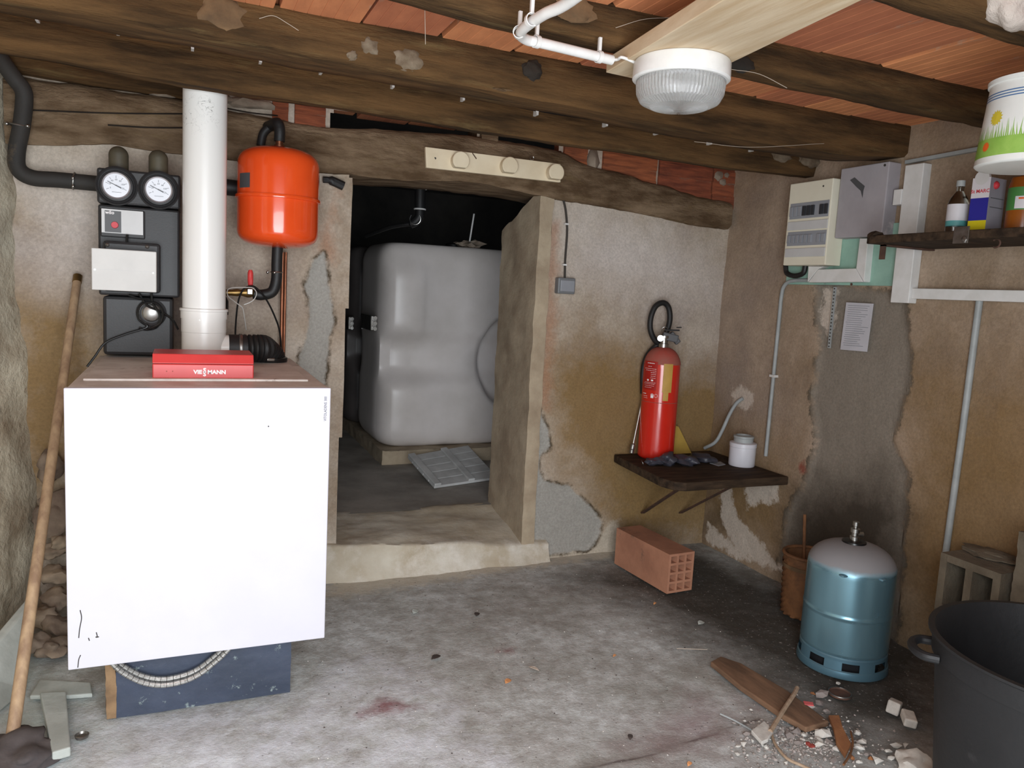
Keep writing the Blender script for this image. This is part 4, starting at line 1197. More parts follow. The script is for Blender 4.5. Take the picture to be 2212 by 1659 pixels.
# ---- corner shelf with what stands on it
SHZ = 0.53
sf = thing('corner_shelf', (2.38, 3.15, SHZ), 'dark wooden corner shelf carrying the fire extinguisher', 'shelf')
pl_ = [Vector((x, y, SHZ)) for x, y in ((2.10, 3.44), (2.088, 3.36), (2.048, 2.93), (2.07, 2.85), (2.12, 2.825), (2.40, 2.832), (2.722, 2.826), (2.722, 3.44))]
obj('board', B().hull(pl_, (0, 0, -0.042)), 'shelf_wood', sf, smooth=0, bevel=0.006)
for a, c in (((1482, 1046), (1388, 1108)), ((1602, 1040), (1470, 1108))):
    p0 = PZ(a[0], a[1], SHZ-.043); p1 = PY(c[0], c[1], 3.44)
    obj('strut', B().bar(p0, p1, 0.022, 0.006, (0, 0, 1)), 'rusty_iron', sf, smooth=0)
# fire extinguisher
ex = PZ(1418, 985, SHZ)
EC = Vector((PY(1416, 975, 3.335).x, 3.335, SHZ))
ER = 0.094
EY = EC.y
zsh = PY(1432, 775, EY).z; zdm = PY(1434, 750, EY).z
fe = thing('fire_extinguisher', EC, 'red fire extinguisher with black hose loop standing on the corner shelf', 'fire extinguisher')
prof = [(ER*.9, SHZ+.001), (ER, SHZ+.012), (ER, SHZ+.018), (ER, zsh-.046), (ER, zsh-.04)]+[(ER*math.cos(t)**0.75, zsh-.04+(zdm-zsh+.04)*math.sin(t)**1.1) for t in [k/8*math.pi/2*0.86 for k in range(1, 9)]]
prof.append((0.022, zdm+.002))
obj('cylinder', B().lathe(prof, (EC.x, EC.y, 0), 56), 'ext_red', fe, smooth=50)
dpf = [(r_*1.012+.0005, z+.0012) for r_, z in prof[5:-1]]
obj('dusty_dome', B().lathe(dpf, (EC.x, EC.y, 0), 56, closed=False), 'dusty_red', fe, label='dusty faded shoulder')
zw = PY(1425, 872, EY-ER).z
obj('weld_line', B().lathe([(ER+.0003, zw-.0016), (ER+.0014, zw), (ER+.0003, zw+.0016)], (EC.x, EC.y, 0), 56, closed=False), 'dusty_red', fe)
obj('neck', B().lathe([(.026, zdm-.002), (.026, zdm+.018), (.020, zdm+.02), (.020, zdm+.045), (.026, zdm+.047), (.026, zdm+.06), (0, zdm+.062)], (EC.x, EC.y, 0), 24), 'chrome', fe)
c = Vector((EC.x, EC.y, zdm+.045))
rt = R_.copy(); rt.z = 0; rt.normalize()      # camera-facing horizontal, for the valve's side
fw_ = Vector((-rt.y, rt.x, 0))
obj('valve_body', B().bar(c-rt*.01+Vector((0, 0, .016)), c+rt*.07+Vector((0, 0, .0)), .034, .04).bar(c+rt*.03+Vector((0, 0, .03)), c+rt*.075+Vector((0, 0, -.02)), .03, .03), 'label_dark', fe, smooth=0, bevel=0.005)
obj('lever', B().bar(c+rt*.0+Vector((0, 0, .044)), c+rt*.075+Vector((0, 0, .046)), .022, .008).bar(c+rt*.06+Vector((0, 0, .06)), c+rt*.085+Vector((0, 0, .062)), .014, .006), 'black_gloss', fe, smooth=0, bevel=0.002)
obj('pressure_gauge', B().cyl(c-rt*.024-fw_*.022+Vector((0, 0, .002)), c-rt*.027-fw_*.042+Vector((0, 0, .002)), .017, .016, 20), 'chrome', fe)
obj('pin_ring', B().ring(c-rt*.005-fw_*.02+Vector((0, 0, .046)), (0.3, 1, .5), 0.016, 0.0015, 20, 5), 'chrome', fe)
hy = EY+.03
hp = [(1428, 746), (1414, 734), (1405, 712), (1406, 686), (1416, 662), (1432, 654), (1444, 664), (1447, 690), (1440, 716), (1424, 740), (1406, 758), (1395, 776), (1389, 805), (1389, 850)]
obj('hose', B().tube(spline([PY(*a, hy if i < 10 else EY+.06) for i, a in enumerate(hp)], 7), 0.0145, 12), 'black_rubber', fe)
la, lb_ = PY(1391, 845, EY+.07), PY(1368, 958, EY+.03)
ln = obj('lance', B().cyl(la, lb_, 0.0065, seg=12), 'chrome', fe)
d = (lb_-la).normalized()
obj('nozzle', B().lathe([(.007, 0), (.012, .006), (.013, .03), (.011, .034), (.013, .036), (.013, .052)], lb_, 18, axis=tuple(d)), 'steel', ln)
def wrap(x0, x1, z0, z1, r, m, name, parent, seg=8, label=None):
    """curved patch on the cylinder between azimuth offsets (rad, 0 = towards the camera, + = right)"""
    ac = math.atan2(-EC.y, -EC.x)
    return obj(name, B().lathe([(r, z0), (r+.0006, z0), (r+.0006, z1), (r, z1)], (EC.x, EC.y, 0), seg, a0=ac+x0, a1=ac+x1), m, parent, label=label)
zz = lambda py: PY(1430, py, EY-ER*.9).z
wrap(-1.15, -0.22, zz(845), zz(783), ER+.0004, 'label_red', 'instruction_label', fe, 12)
wrap(0.10, 0.62, zz(848), zz(786), ER+.0004, 'tan_sticker', 'sticker', fe, 8, 'tan paper sticker')
wrap(0.16, 0.46, zz(866), zz(847), ER+.0006, 'tan_sticker', 'sticker_tail', fe, 6)
tl_ = B()
ac = math.atan2(-EC.y, -EC.x)
r_ = random.Random(4)
def ink(a0, a1, z0, z1):
    tl_.lathe([(ER+.0012, z0), (ER+.0018, z0), (ER+.0018, z1), (ER+.0012, z1)], (EC.x, EC.y, 0), 4, a0=ac+a0, a1=ac+a1)
for py, a0, a1, h in ((787, -.85, -.40, .004), (794, -.8, -.55, .0016), (799, -1.05, -.28, .0016), (803, -.95, -.28, .0016), (807, -.6, -.28, .0016), (811, -.58, -.28, .0016), (815, -.58, -.30, .0016), (819, -.6, -.30, .0016),
                      (829, -1.0, -.28, .0014), (832, -1.05, -.3, .0014), (836, -1.0, -.35, .0014), (840, -.98, -.5, .0014), (854, -1.1, -.82, .004), (859, -1.05, -.7, .0015), (863, -1.0, -.7, .0015)):
    k = a0
    while k < a1-.03:
        w = r_.uniform(.04, .13)
        ink(k, min(k+w, a1), zz(py)-h/2, zz(py)+h/2)
        k += w+.025
for a0 in (-.82, -.55):
    ink(a0, a0+.13, zz(824)-.004, zz(824)+.004)
for k in range(4):
    ink(-.50+.045*k, -.475+.045*k, zz(857), zz(857)+.009+.003*math.sin(k*1.1))
ink(-.5, -.34, zz(861)-.002, zz(857)+.002)
for k in range(10):
    a0 = -.22+.09*math.cos(k/10*6.28)
    ink(a0, a0+.02, zz(857)+.008*math.sin(k/10*6.28), zz(857)+.008*math.sin(k/10*6.28)+.003)
obj('print', tl_, 'white_print', fe, smooth=0)
# things round the extinguisher
q = [PY(1448, 915, 3.41), PY(1466, 922, 3.41), PY(1495, 966, 3.385), PY(1448, 972, 3.385)]
for v in q[2:]: v.z = SHZ+.002
tag(obj('yellow_card', B().hull(q, (0.001, 0.002, 0)), 'yellow_card', smooth=0), 'yellow card leaning behind the fire extinguisher', 'card')
gl = thing('black_bag', PZ(1455, 985, SHZ), 'crumpled black plastic bag lying before the fire extinguisher', 'bag')
bl_ = B()
for i, (a, s_) in enumerate((((1412, 1003), (.05, .032, .020)), ((1440, 1002), (.06, .04, .030)), ((1478, 1002), (.075, .05, .026)), ((1514, 996), (.065, .05, .022)))):
    c = PZ(*a, SHZ); bl_.lump((c.x, c.y-.01, SHZ+s_[2]*.85), s_, i+2, .35, 3, (0, 0, i*.7))
obj('bag_body', bl_, 'bag_black', gl, smooth=60)
obj('ring', B().ring(PZ(1388, 1000, SHZ+.010), (1, -.4, .5), 0.012, 0.0016, 18, 5), 'steel', gl)
tag(obj('plastic_scrap', B().hull([PZ(1533, 1001, SHZ+.001), PZ(1552, 1007, SHZ+.001), PZ(1567, 1004, SHZ+.001), PZ(1556, 998, SHZ+.001)], (0, 0, .003)), 'breaker_grey', smooth=0), 'flat grey scrap on the corner shelf beside the white jar', 'scrap')
jc = PZ(1604, 1010, SHZ)+Vector((.038, .058, 0)).normalized()*.055
jr = 0.066
jr_t = thing('white_jar', (jc.x, jc.y, SHZ), 'white plastic jar with ring lid on the corner shelf', 'jar')
jz = lambda py: PY(1604, py, jc.y).z
obj('body', B().lathe([(jr*.96, SHZ+.001), (jr, SHZ+.006), (jr, jz(965)), (jr*1.03, jz(964)), (jr*1.03, jz(956)), (jr*.8, jz(954))], (jc.x, jc.y, 0), 40), 'jar_white', jr_t)
obj('lid', B().lathe([(jr*.74, jz(956)), (jr*.74, jz(946)), (jr*.78, jz(945)), (jr*.78, jz(941)), (jr*.6, jz(940)), (jr*.58, jz(944)), (0, jz(944))], (jc.x, jc.y, 0), 40), 'pvc_grey', jr_t)

# ================================================================== ON THE RIGHT WALL
# ---- bent conduit out of the plaster, long conduit, pipe
tag(obj('bent_conduit', B().tube(spline([PX(1605, 860, XR-.004), PX(1590, 872, XR-.02), PX(1575, 897, XR-.04), PX(1560, 930, XR-.06), PX(1545, 955, XR-.08), PX(1522, 968, XR-.1)], 6), 0.0095, 12), 'pvc_grey'), 'bent grey conduit coming out of a plaster patch over the shelf', 'conduit')
cx_ = XR-.012
lc = thing('wall_conduit', PX(1672, 800, cx_), 'grey conduit running from the green board down to the corner shelf', 'conduit')
obj('pipe', B().tube(spline([PX(1654, 985, cx_), PX(1672, 800, cx_), PX(1683, 690, cx_), PX(1688, 640, cx_), PX(1694, 618, cx_), PX(1710, 607, cx_), PX(1750, 605, cx_)], 7), 0.0095, 12), 'pvc_grey', lc)
for a in ((1670, 812),):
    c = PX(*a, cx_)
    obj('clip', B().box((c.x-.012, c.y-.02, c.z-.006), (c.x+.016, c.y+.014, c.z+.006)), 'pvc_white', lc, smooth=0)
dc = thing('down_pipe', PX(2080, 900, cx_), 'straight grey conduit dropping from the trunking to the concrete blocks', 'conduit')
obj('pipe', B().tube([PX(2116, 648, cx_), PX(2080, 925, cx_), PX(2040, 1215, cx_)], 0.0125, 12), 'pvc_grey', dc)
# ---- fuse box and meter board
mb = thing('green_board', PX(1810, 560, XR), 'pale green backing board under the fuse box', 'board')
gb = [PX(1697, 617, XR-.012), PX(1934, 614, XR-.012), PX(1940, 470, XR-.012), PX(1700, 470, XR-.012)]
y_hi, y_lo, gz0 = gb[0].y, gb[1].y, (gb[0].z+gb[1].z)/2
obj('panel', B().box((XR-.012, y_lo, gz0), (XR+.004, y_hi, 1.72)), 'green_board', mb, smooth=0)
p = PX(1840, 614, XR-.013)
obj('screw', B().cyl(p, p+Vector((-.004, 0, 0)), 0.005, seg=10), 'rusty_iron', mb)
D1 = 0.104; X1 = XR-D1
fb_ = thing('fuse_box', (X1, 2.77, 1.545), 'cream fuse box with two rows of breakers on the right wall', 'fuse box')
ya, yb2, za, zb3 = 2.636, 2.898, 1.546, 1.924
obj('case', B().box((X1, ya, za), (XR-.013, yb2, zb3)), 'panel_cream', fb_, smooth=0, bevel=0.004)
def yz(px, py, x): v = PX(px, py, x); return v.y, v.z
def fbox(name, q0, q1, d0, d1, m, parent, bev=0.0):
    y0_, z0_ = yz(*q0, X1); y1_, z1_ = yz(*q1, X1)
    return obj(name, B().box((X1-d1, min(y0_, y1_), min(z0_, z1_)), (X1-d0, max(y0_, y1_), max(z0_, z1_))), m, parent, smooth=0, bevel=bev)
for (q0, q1) in (((1709, 441), (1789, 450)), ((1703, 502), (1783, 519))):
    fr_ = fbox('breaker_row', q0, (q1[0], q0[1]+26), -.001, .002, 'breaker_grey', fb_)
    y0_, z0_ = yz(*q0, X1); y1_, z1_ = yz(q1[0], q0[1]+26, X1)
    z0_, z1_ = max(z0_, z1_), min(z0_, z1_)
    n = 9
    for k in range(n):
        yk = y0_+(y1_-y0_)*(k+.15)/n; yk2 = y0_+(y1_-y0_)*(k+.85)/n
        if k == 6: continue
        obj('switch', B().box((X1-.009, min(yk, yk2), z1_+.012), (X1-.001, max(yk, yk2), z0_-.016)), 'breaker_dark' if (q0[1] < 460 and 2 < k) else 'breaker_grey', fr_, smooth=0, bevel=0.001)
    obj('label_strip', B().box((X1-.005, min(y0_, y1_)-.004, z1_-.052), (X1-.0005, max(y0_, y1_)+.006, z1_-.012)), 'label_grey', fb_, smooth=0, bevel=0.002)
for a in ((1779, 402), (1737, 488), (1702, 545)):
    p = PX(*a, X1)
    obj('screw', B().cyl(p, p+Vector((-.002, 0, 0)), 0.004, seg=10), 'dark_mark', fb_)
obj('cable_loop', B().tube(spline([PX(1697, 573, XR-.04), PX(1700, 590, XR-.04), PX(1717, 596, XR-.04), PX(1735, 590, XR-.04), PX(1740, 573, XR-.04)], 6), 0.012, 10), 'black_rubber', fb_)
X2 = XR-.074
mp = thing('meter_panel', (X2, 2.5, 1.66), 'dusty grey meter panel right of the fuse box', 'panel')
obj('plate', B().box((X2, 2.374, 1.664), (XR-.003, 2.626, 1.964)), 'panel_grey', mp, smooth=0, bevel=0.004)
sr = B().hull([PX(*a, X2-.0006) for a in ((1836, 389), (1846, 383), (1856, 392), (1868, 402), (1865, 412), (1863, 428), (1859, 412), (1850, 404))], (.0004, 0, 0))
obj('soot_mark', sr, 'label_dark', mp)
p = PX(1912, 357, X2)
obj('screw', B().cyl(p, p+Vector((-.003, 0, 0)), 0.005, seg=10), 'dark_mark', mp)
# ---- white trunking
X3 = XR-.048
tk = thing('cable_trunking', PX(1810, 592, X3), 'white mitred cable trunking under the fuse box', 'trunking')
def flat(name, qs, x, t, m, parent, bev=0.002):
    return obj(name, B().hull([PX(*a, x) for a in qs], (t, 0, 0)), m, parent, smooth=0, bevel=bev)
flat('trunk_piece', ((1746, 575), (1780, 575), (1766, 582), (1744, 609)), X3, .044, 'pvc_white', tk)
flat('trunk_piece', ((1767, 582), (1848, 580), (1864, 609), (1745.5, 610)), X3, .044, 'pvc_white', tk)
flat('trunk_piece', ((1857, 515), (1875, 515), (1866, 609), (1849, 581)), X3, .044, 'pvc_white', tk)
vt_ = thing('vertical_trunking', PX(1955, 500, X3), 'tall white vertical trunking right of the meter panel', 'trunking')
p0, p1, p2, p3 = PX(1951, 358, X3), PX(1990, 352, X3), PX(1968, 655, X3), PX(1927, 655, X3)
ym0, ym1 = (p1.y+p2.y)/2, (p0.y+p3.y)/2
obj('channel', B().box((X3, ym0, p2.z), (XR-.002, ym1, p0.z)), 'pvc_white', vt_, smooth=0, bevel=0.003)
c0_, c1_ = PX(1931, 410, X3-.004), PX(1950, 441, X3-.004)
obj('junction', B().box((X3-.004, ym1, c1_.z), (XR-.002, c0_.y, c0_.z)), 'pvc_white', vt_, smooth=0, bevel=0.002)
X4 = XR-.036
ht = thing('horizontal_trunking', PX(2090, 637, X4), 'long white horizontal trunking along the right wall', 'trunking')
a, c = PX(1966, 625, X4), PX(2212, 649, X4)
a2 = PX(2090, 625, X4); c2 = PX(2090, 649, X4)
obj('channel', B().box((X4, 1.0, c2.z), (XR-.002, ym0-.001, a2.z)), 'pvc_white', ht, smooth=0, bevel=0.002)
a, c = PX(1958, 351, XR-.012), PX(2120, 321, XR-.012)
d = (c-a)
tag(obj('thin_trunking', B().bar(a, a+d*2.2, .018, .014), 'pvc_grey', smooth=0), 'thin grey trunking rising along the right wall above the shelf', 'trunking')
# ---- paper notice and metal corner bead
pn = thing('paper_notice', PX(1850, 706, XR), 'sheet of printed paper pinned on the right wall below the green board', 'notice')
PXx = XR-.006
q = [PX(*a, PXx) for a in ((1828, 653), (1887, 656), (1873, 760), (1815, 755))]
obj('sheet', B().hull(q, (.0012, 0, 0)), 'paper', pn, smooth=0)
ib = B()
for k in range(20):
    f = 0.06+0.88*k/20
    l0, l1 = q[0].lerp(q[3], f), q[1].lerp(q[2], f)
    s0, s1 = rng.uniform(.08, .12), rng.uniform(.6, .93)
    ib.bar(l0.lerp(l1, s0)+Vector((-.0006, 0, 0)), l0.lerp(l1, s1)+Vector((-.0006, 0, 0)), .0024, .0006, (1, 0, 0))
obj('print', ib, 'breaker_grey', pn, smooth=0)
eb = thing('corner_bead', PX(1798, 690, XR), 'perforated metal bead stuck in broken plaster beside the paper', 'bead')
p0, p1 = PX(1804, 620, XR-.005), PX(1791, 752, XR-.005)
obj('strip', B().bar(p0, p1, .016, .004, (1, 0, 0)), 'pvc_grey', eb, smooth=0)
hb = B()
for k in range(18):
    c = p0.lerp(p1, (k+.5)/18); hb.cyl(c+Vector((-.001, 0, 0)), c+Vector((-.0035, 0, 0)), .0035, seg=8)
obj('hole', hb, 'dark_mark', eb)
eb.children[-1]['kind'] = 'stuff'

# ---- right shelf and the bottles
SX = 2.402; SZt = 1.637
rs = thing('wall_shelf', (2.56, 1.6, 1.607), 'rough dark plank shelf on the right wall holding bottles', 'shelf')
bb = B()
bb.prism([(2.222, 2.725-SX), (2.21, .1), (2.225, .012), (2.2, 0), (0.9, 0), (0.9, 2.725-SX)], (SX, 0, 1.607), (0, 1, 0), (1, 0, 0), (0, 0, 1), .03)
obj('board', bb, 'shelf_wood', rs, smooth=0, bevel=0.004)
c = PX(1880, 515, SX+.02)
obj('knot', B().lump((SX+.02, c.y-.02, SZt+.004), (.02, .03, .014), 4, .4), 'shelf_wood', rs)
p = PX(1903, 527, SX+.04)
obj('bracket', B().box((SX+.05, p.y-.012, 1.55), (SX+.056, p.y+.012, 1.607)).box((SX+.05, p.y-.012, 1.6), (XR-.01, p.y+.012, 1.606)), 'rusty_iron', rs, smooth=0)
p = PX(2074, 518, SX-.002)
obj('bracket', B().box((SX-.004, p.y-.030, p.z-.012), (SX-.001, p.y+.026, SZt+.012)).lump((SX-.005, p.y-.016, p.z), (.004, .011, .012), 3, .2), 'steel', rs, smooth=0, bevel=0.001)
p = PX(2150, 540, SX+.06)
obj('hook', B().ring((SX+.06, p.y, 1.595), (1, 0, 0), .014, .003, 16, 6, 0, 4.5), 'rusty_iron', rs)
def up_at(px, x): return PX(px, 480, x).y
by = up_at(2066, 2.50)
bt = thing('clear_bottle', (2.50, by, SZt), 'clear bottle with white and teal label, leftmost on the shelf', 'bottle')
zt_ = PX(2075, 392, 2.50).z; zl0 = PX(2066, 487, 2.47).z; zl1 = PX(2066, 440, 2.47).z
obj('glass', B().lathe([(.03, SZt+.001), (.034, SZt+.006), (.034, zl1+.002), (.028, zl1+.02), (.012, zl1+.045), (.012, zt_), (.009, zt_), (.009, zl1+.046)], (2.50, by, 0), 28, closed=False), 'clear_plastic', bt)
obj('label', B().lathe([(.0345, zl0+.018), (.0345, zl1)], (2.50, by, 0), 32, closed=False), 'carton_white', bt, label='white label')
obj('label_band', B().lathe([(.0345, zl0), (.0345, zl0+.018)], (2.50, by, 0), 32, closed=False), 'teal_print', bt)
obj('cap', B().lathe([(.014, zt_-.018), (.014, zt_+.002), (0, zt_+.002)], (2.50, by, 0), 20), 'pvc_grey', bt)
# carton
c0 = PX(2091, 480, 2.455); c1 = PX(2127, 480, 2.455)
ctop = PX(2110, 386, 2.46).z
cn = thing('carton', (2.5, c0.y-.05, SZt), 'white blue and yellow cleaning powder carton on the shelf', 'carton')
fu = Vector((0.10, -0.995, 0)).normalized()     # along the narrow front face
fn = Vector((-fu.y, fu.x, 0)).normalized()
if fn.x < 0: fn = -fn
o = Vector((2.455, c0.y, SZt+.001))
W_, Dp = (c0.y-c1.y), 0.092
hgt = ctop-SZt
def face(f0, f1, g0, g1, t, m, name, parent=None):
    return obj(name, B().prism([(W_*f0, hgt*g0), (W_*f1, hgt*g0), (W_*f1, hgt*g1), (W_*f0, hgt*g1)], o-fn*t, fu, (0, 0, 1), fn, t if t > .001 else .001), m, cn if parent is None else parent, smooth=0)
bx_ = obj('box', B().prism([(0, 0), (W_, 0), (W_, hgt), (0, hgt)], o, fu, (0, 0, 1), fn, Dp), 'carton_side', cn, smooth=0, bevel=0.001)
face(0, 1, .36, 1, .0008, 'carton_white', 'front_print')
face(0, 1, .20, .62, .0012, 'blue_print', 'blue_field')
face(0, 1, 0, .20, .0012, 'yellow_print', 'yellow_field')
obj('lettering', text_b('St MARC', W_*.27, o-fn*.0016+fu*W_*.5+Vector((0, 0, hgt*.745)), fu, (0, 0, 1), .0004, bold=.02), 'red_print', cn)
obj('spout', B().cyl(o+fu*W_*.5-fn*.001+Vector((0, 0, hgt*1.0)), o+fu*W_*.5+fn*.01+Vector((0, 0, hgt*1.0)), .024, seg=24), 'label_grey', cn, label='round tear-open spout')
obj('side_mark', B().lump(o+fu*(W_+.0004)+fn*.03+Vector((0, 0, hgt*.86)), (.012, .012, .014), 2, .1), 'red_print', cn)
for g in (.62, .45):
    p0 = o+fu*(W_+.0006)+Vector((0, 0, hgt*g))
    obj('side_line', B().bar(p0+fn*.01, p0+fn*.085, .002, .001, tuple(fu)), 'label_dark', cn, smooth=0)
oy = up_at(2208, 2.52)
ob_ = thing('orange_bottle', (2.52, oy, SZt), 'orange bottle with green and white label at the right of the shelf', 'bottle')
z_a, z_b, z_c = PX(2205, 430, 2.5).z, PX(2205, 405, 2.5).z, PX(2205, 380, 2.5).z
zl_ = PX(2205, 455, 2.5).z
obj('body', B().lathe([(.044, SZt+.001), (.05, SZt+.008), (.05, z_b), (.044, z_c-.006), (.02, z_c), (.018, z_c+.03), (0, z_c+.03)], (2.52, oy, 0), 36), 'orange_liquid', ob_)
obj('label', B().lathe([(.0505, zl_), (.0505, z_b-.002)], (2.52, oy, 0), 36, closed=False), 'green_print', ob_)
az = math.atan2(-oy, -2.52)
obj('white_oval', B().lathe([(.0509, zl_+.004), (.0515, zl_+.004), (.0515, z_a+.006), (.0509, z_a+.006)], (2.52, oy, 0), 12, a0=az-.55, a1=az+.75), 'carton_white', ob_)
obj('oval_mark', B().lathe([(.0517, z_a-.004), (.0521, z_a-.004), (.0521, z_a+.002), (.0517, z_a+.002)], (2.52, oy, 0), 12, a0=az-.35, a1=az+.45), 'flower_orange', ob_)

# ================================================================== FROM THE CEILING
# ---- pale plank under the joists and round lamp
lx0 = lambda y: 1.012+.10*(y-1.378)
lx1 = lambda y: 1.241+.112*(y-1.238)
pk = B().hull([(lx0(.7), .7, 1.962), (lx1(.7), .7, 1.962), (lx1(1.9), 1.9, 1.962), (lx1(1.95)-.02, 1.95, 1.962), (lx0(1.93), 1.93, 1.962), (lx0(1.86), 1.86, 1.962)], (0, 0, .038))
tag(obj('lamp_plank', pk, 'plank_pale', smooth=0, bevel=0.002), 'pale planed plank nailed under the joists, carrying the lamp', 'plank')
LC = Vector((1.185, 1.742, 0)); LR = 0.124
lm = thing('bulkhead_lamp', (LC.x, LC.y, 1.962), 'round white bulkhead lamp with ribbed glass under the pale plank', 'lamp')
obj('base_ring', B().lathe([(.04, 1.961), (LR-.003, 1.961), (LR, 1.956), (LR+.001, 1.918), (LR-.004, 1.914), (LR-.012, 1.914), (LR-.014, 1.93), (0.03, 1.93)], (LC.x, LC.y, 0), 64), 'pvc_white', lm)
gv, gf = B(), None
ng, prof_g = 144, [(LR-.014, 1.922), (LR-.014, 1.900), (LR-.016, 1.880), (LR-.024, 1.864), (LR-.05, 1.852), (LR-.08, 1.847), (.012, 1.844), (.0, 1.8435)]
vs, fs = [], []
for (r0, z) in prof_g:
    for k in range(ng):
        a = 2*math.pi*k/ng
        rr_ = r0*(1+(0.012 if k % 2 else -0.012)*(1 if .012 < r0 else 0))
        vs.append((LC.x+rr_*math.cos(a), LC.y+rr_*math.sin(a), z+(.0012 if k % 2 else -.0012)*(1 if r0 > .012 else 0)))
for i in range(len(prof_g)-1):
    for k in range(ng):
        fs.append((i*ng+k, i*ng+(k+1) % ng, (i+1)*ng+(k+1) % ng, (i+1)*ng+k))
go = obj('glass', B().add(vs, fs), 'lamp_glass', lm, smooth=20, label='clear ribbed glass cover')
sd = go.modifiers.new('thick', 'SOLIDIFY'); sd.thickness = .003; sd.offset = 1
obj('reflector', B().lathe([(LR-.02, 1.929), (LR-.022, 1.927), (.02, 1.927)], (LC.x, LC.y, 0), 40, closed=False), 'label_grey', lm)
obj('bulb', B().tube([(LC.x-.05, LC.y, 1.905), (LC.x-.03, LC.y, 1.905), (LC.x-.01, LC.y, 1.903), (LC.x+.02, LC.y, 1.902), (LC.x+.04, LC.y, 1.903), (LC.x+.055, LC.y, 1.905)], [.013, .013, .016, .022, .02, .006], 16), 'carton_white', lm)
lb1 = PY(1358, 118, 1.8)
# ---- white conduit to the lamp
cdt = thing('white_conduit', (0.74, 1.8, 1.968), 'white plastic conduit bending under the joists towards the lamp', 'conduit')
zc_ = 1.966
cp = [(0.752, 1.2, zc_+.012), PZ(1235, 0, zc_), PZ(1175, 31, zc_), PZ(1133, 60, zc_), PZ(1125, 76, zc_), PZ(1140, 87, zc_), PZ(1165, 92, zc_), PZ(1240, 110, zc_), PZ(1322, 130, zc_)]
obj('pipe', B().tube(spline(cp, 8), 0.0125, 14), 'pvc_white', cdt)
for a, ax in (((1148, 43), (0, 1, 0)), ((1159, 90), (1, 0.2, 0)), ((1294, 123), (1, 0.1, 0)), ((1122, 70), (.5, 1, 0))):
    c = PZ(*a, zc_)
    obj('clip', B().lathe([(.0135, -.006), (.0155, -.006), (.0155, .006), (.0135, .006)], c, 20, axis=ax, closed=False).box((c.x-.004, c.y-.004, zc_+.012), (c.x+.004, c.y+.004, zc_+.048)), 'pvc_white', cdt)
obj('wire_end', B().tube(spline([PZ(1322, 130, zc_), PZ(1335, 128, zc_), PZ(1345, 124, zc_), (1.09, 1.80, 1.957)], 5), .004, 8), 'pvc_white', cdt)
# ---- pail hung at the right with whitish lump above
pcx, pcy = PY(2238, 260, 1.33).x, 1.33
zpb, zpt = PY(2216, 352, 1.33-.11).z, PY(2216, 140, 1.33-.0).z
zpt = PY(2147, 172, 1.32).z
pa = thing('paint_pail', (pcx, pcy, zpb), 'white plastic pail with grass and flower print hanging at the right', 'pail')
R0, R1 = 0.124, 0.108
zpb += 0.022; zpt += 0.026
body = [(R0-.012, zpb), (R0-.004, zpb+.001), (R0, zpb+.005), (R1, zpt-.012), (R1+.005, zpt-.010), (R1+.006, zpt), (R1-.002, zpt), (R1-.004, zpt-.01), (R0-.006, zpb+.01)]
obj('body', B().lathe(body, (pcx, pcy, 0), 64), 'pail_white', pa, smooth=40)
def pr(f): return R0+(R1-R0)*f
HH = zpt-.012-zpb-.005
pz = lambda f: zpb+.005+HH*f
def pband(f0, f1, m, name, e=.0006, a0=0, a1=2*math.pi, seg=64):
    return obj(name, B().lathe([(pr(f0)+e, pz(f0)), (pr(f1)+e, pz(f1))], (pcx, pcy, 0), seg, a0=a0, a1=a1, closed=False), m, pa)
for f in (.80, .835, .87):
    pband(f, f+.014, 'pail_blue', 'stripe')
pband(.07, .30, 'pail_green', 'grass_band')
gb_ = B()
r_ = random.Random(3)
for k in range(150):
    a = 2*math.pi*k/150; h_ = .30+r_.uniform(.05, .26); w = .016
    lean = r_.uniform(-.05, .05)
    for (aa, ff) in ((0, 0),):
        P = lambda an, f, e=.0007: (pcx+(pr(f)+e)*math.cos(an), pcy+(pr(f)+e)*math.sin(an), pz(f))
        gb_.add([P(a-w, .28), P(a+w, .28), P(a+lean, h_)], [(0, 1, 2)])
obj('grass_blades', gb_, 'pail_green', pa, smooth=0)
pa.children[-1]['kind'] = 'stuff'
acam = math.atan2(-pcy, -pcx)
def flower(da, f, r0, m, name):
    b = B()
    n = 14
    P = lambda an, ff, e: (pcx+(pr(ff)+e)*math.cos(an), pcy+(pr(ff)+e)*math.sin(an), pz(ff))
    vs = [P(acam+da, f, .0012)]
    for k in range(n*2):
        t = 2*math.pi*k/(n*2); rr_ = r0*(1 if k % 2 else .72)
        vs.append(P(acam+da+rr_*math.cos(t)/R0, f+rr_*math.sin(t)/HH, .0012))
    b.add(vs, [(0, i, i % (n*2)+1) for i in range(1, n*2+1)])
    obj(name, b, m, pa, smooth=0)
flower(-.80, .55, .020, 'flower_yellow', 'flower')
flower(-.95, .20, .013, 'flower_orange', 'flower')
flower(-.12, .74, .014, 'flower_pink', 'flower')
flower(.7, .5, .02, 'flower_yellow', 'flower')
hk = Vector((pcx-.005, pcy-.02, 1.99))
obj('handle', B().tube(spline([(pcx-.03, pcy-R1-.004, zpt-.015), (pcx-.02, pcy-.08, zpt+.03), hk-Vector((0, 0, .02)), (pcx+.03, pcy+.07, zpt+.03), (pcx+.03, pcy+R1+.004, zpt-.015)], 6), .005, 8), 'pail_white', pa)
c = PY(2195, 15, 1.225)
tag(obj('foam_lump', B().lump(c+Vector((0.01, 0, .01)), (.088, .055, .062), 11, .12, 4, fs_=1.9), 'lump_white', smooth=70), 'whitish foam lump stuck on the front joist above the pail', 'lump')
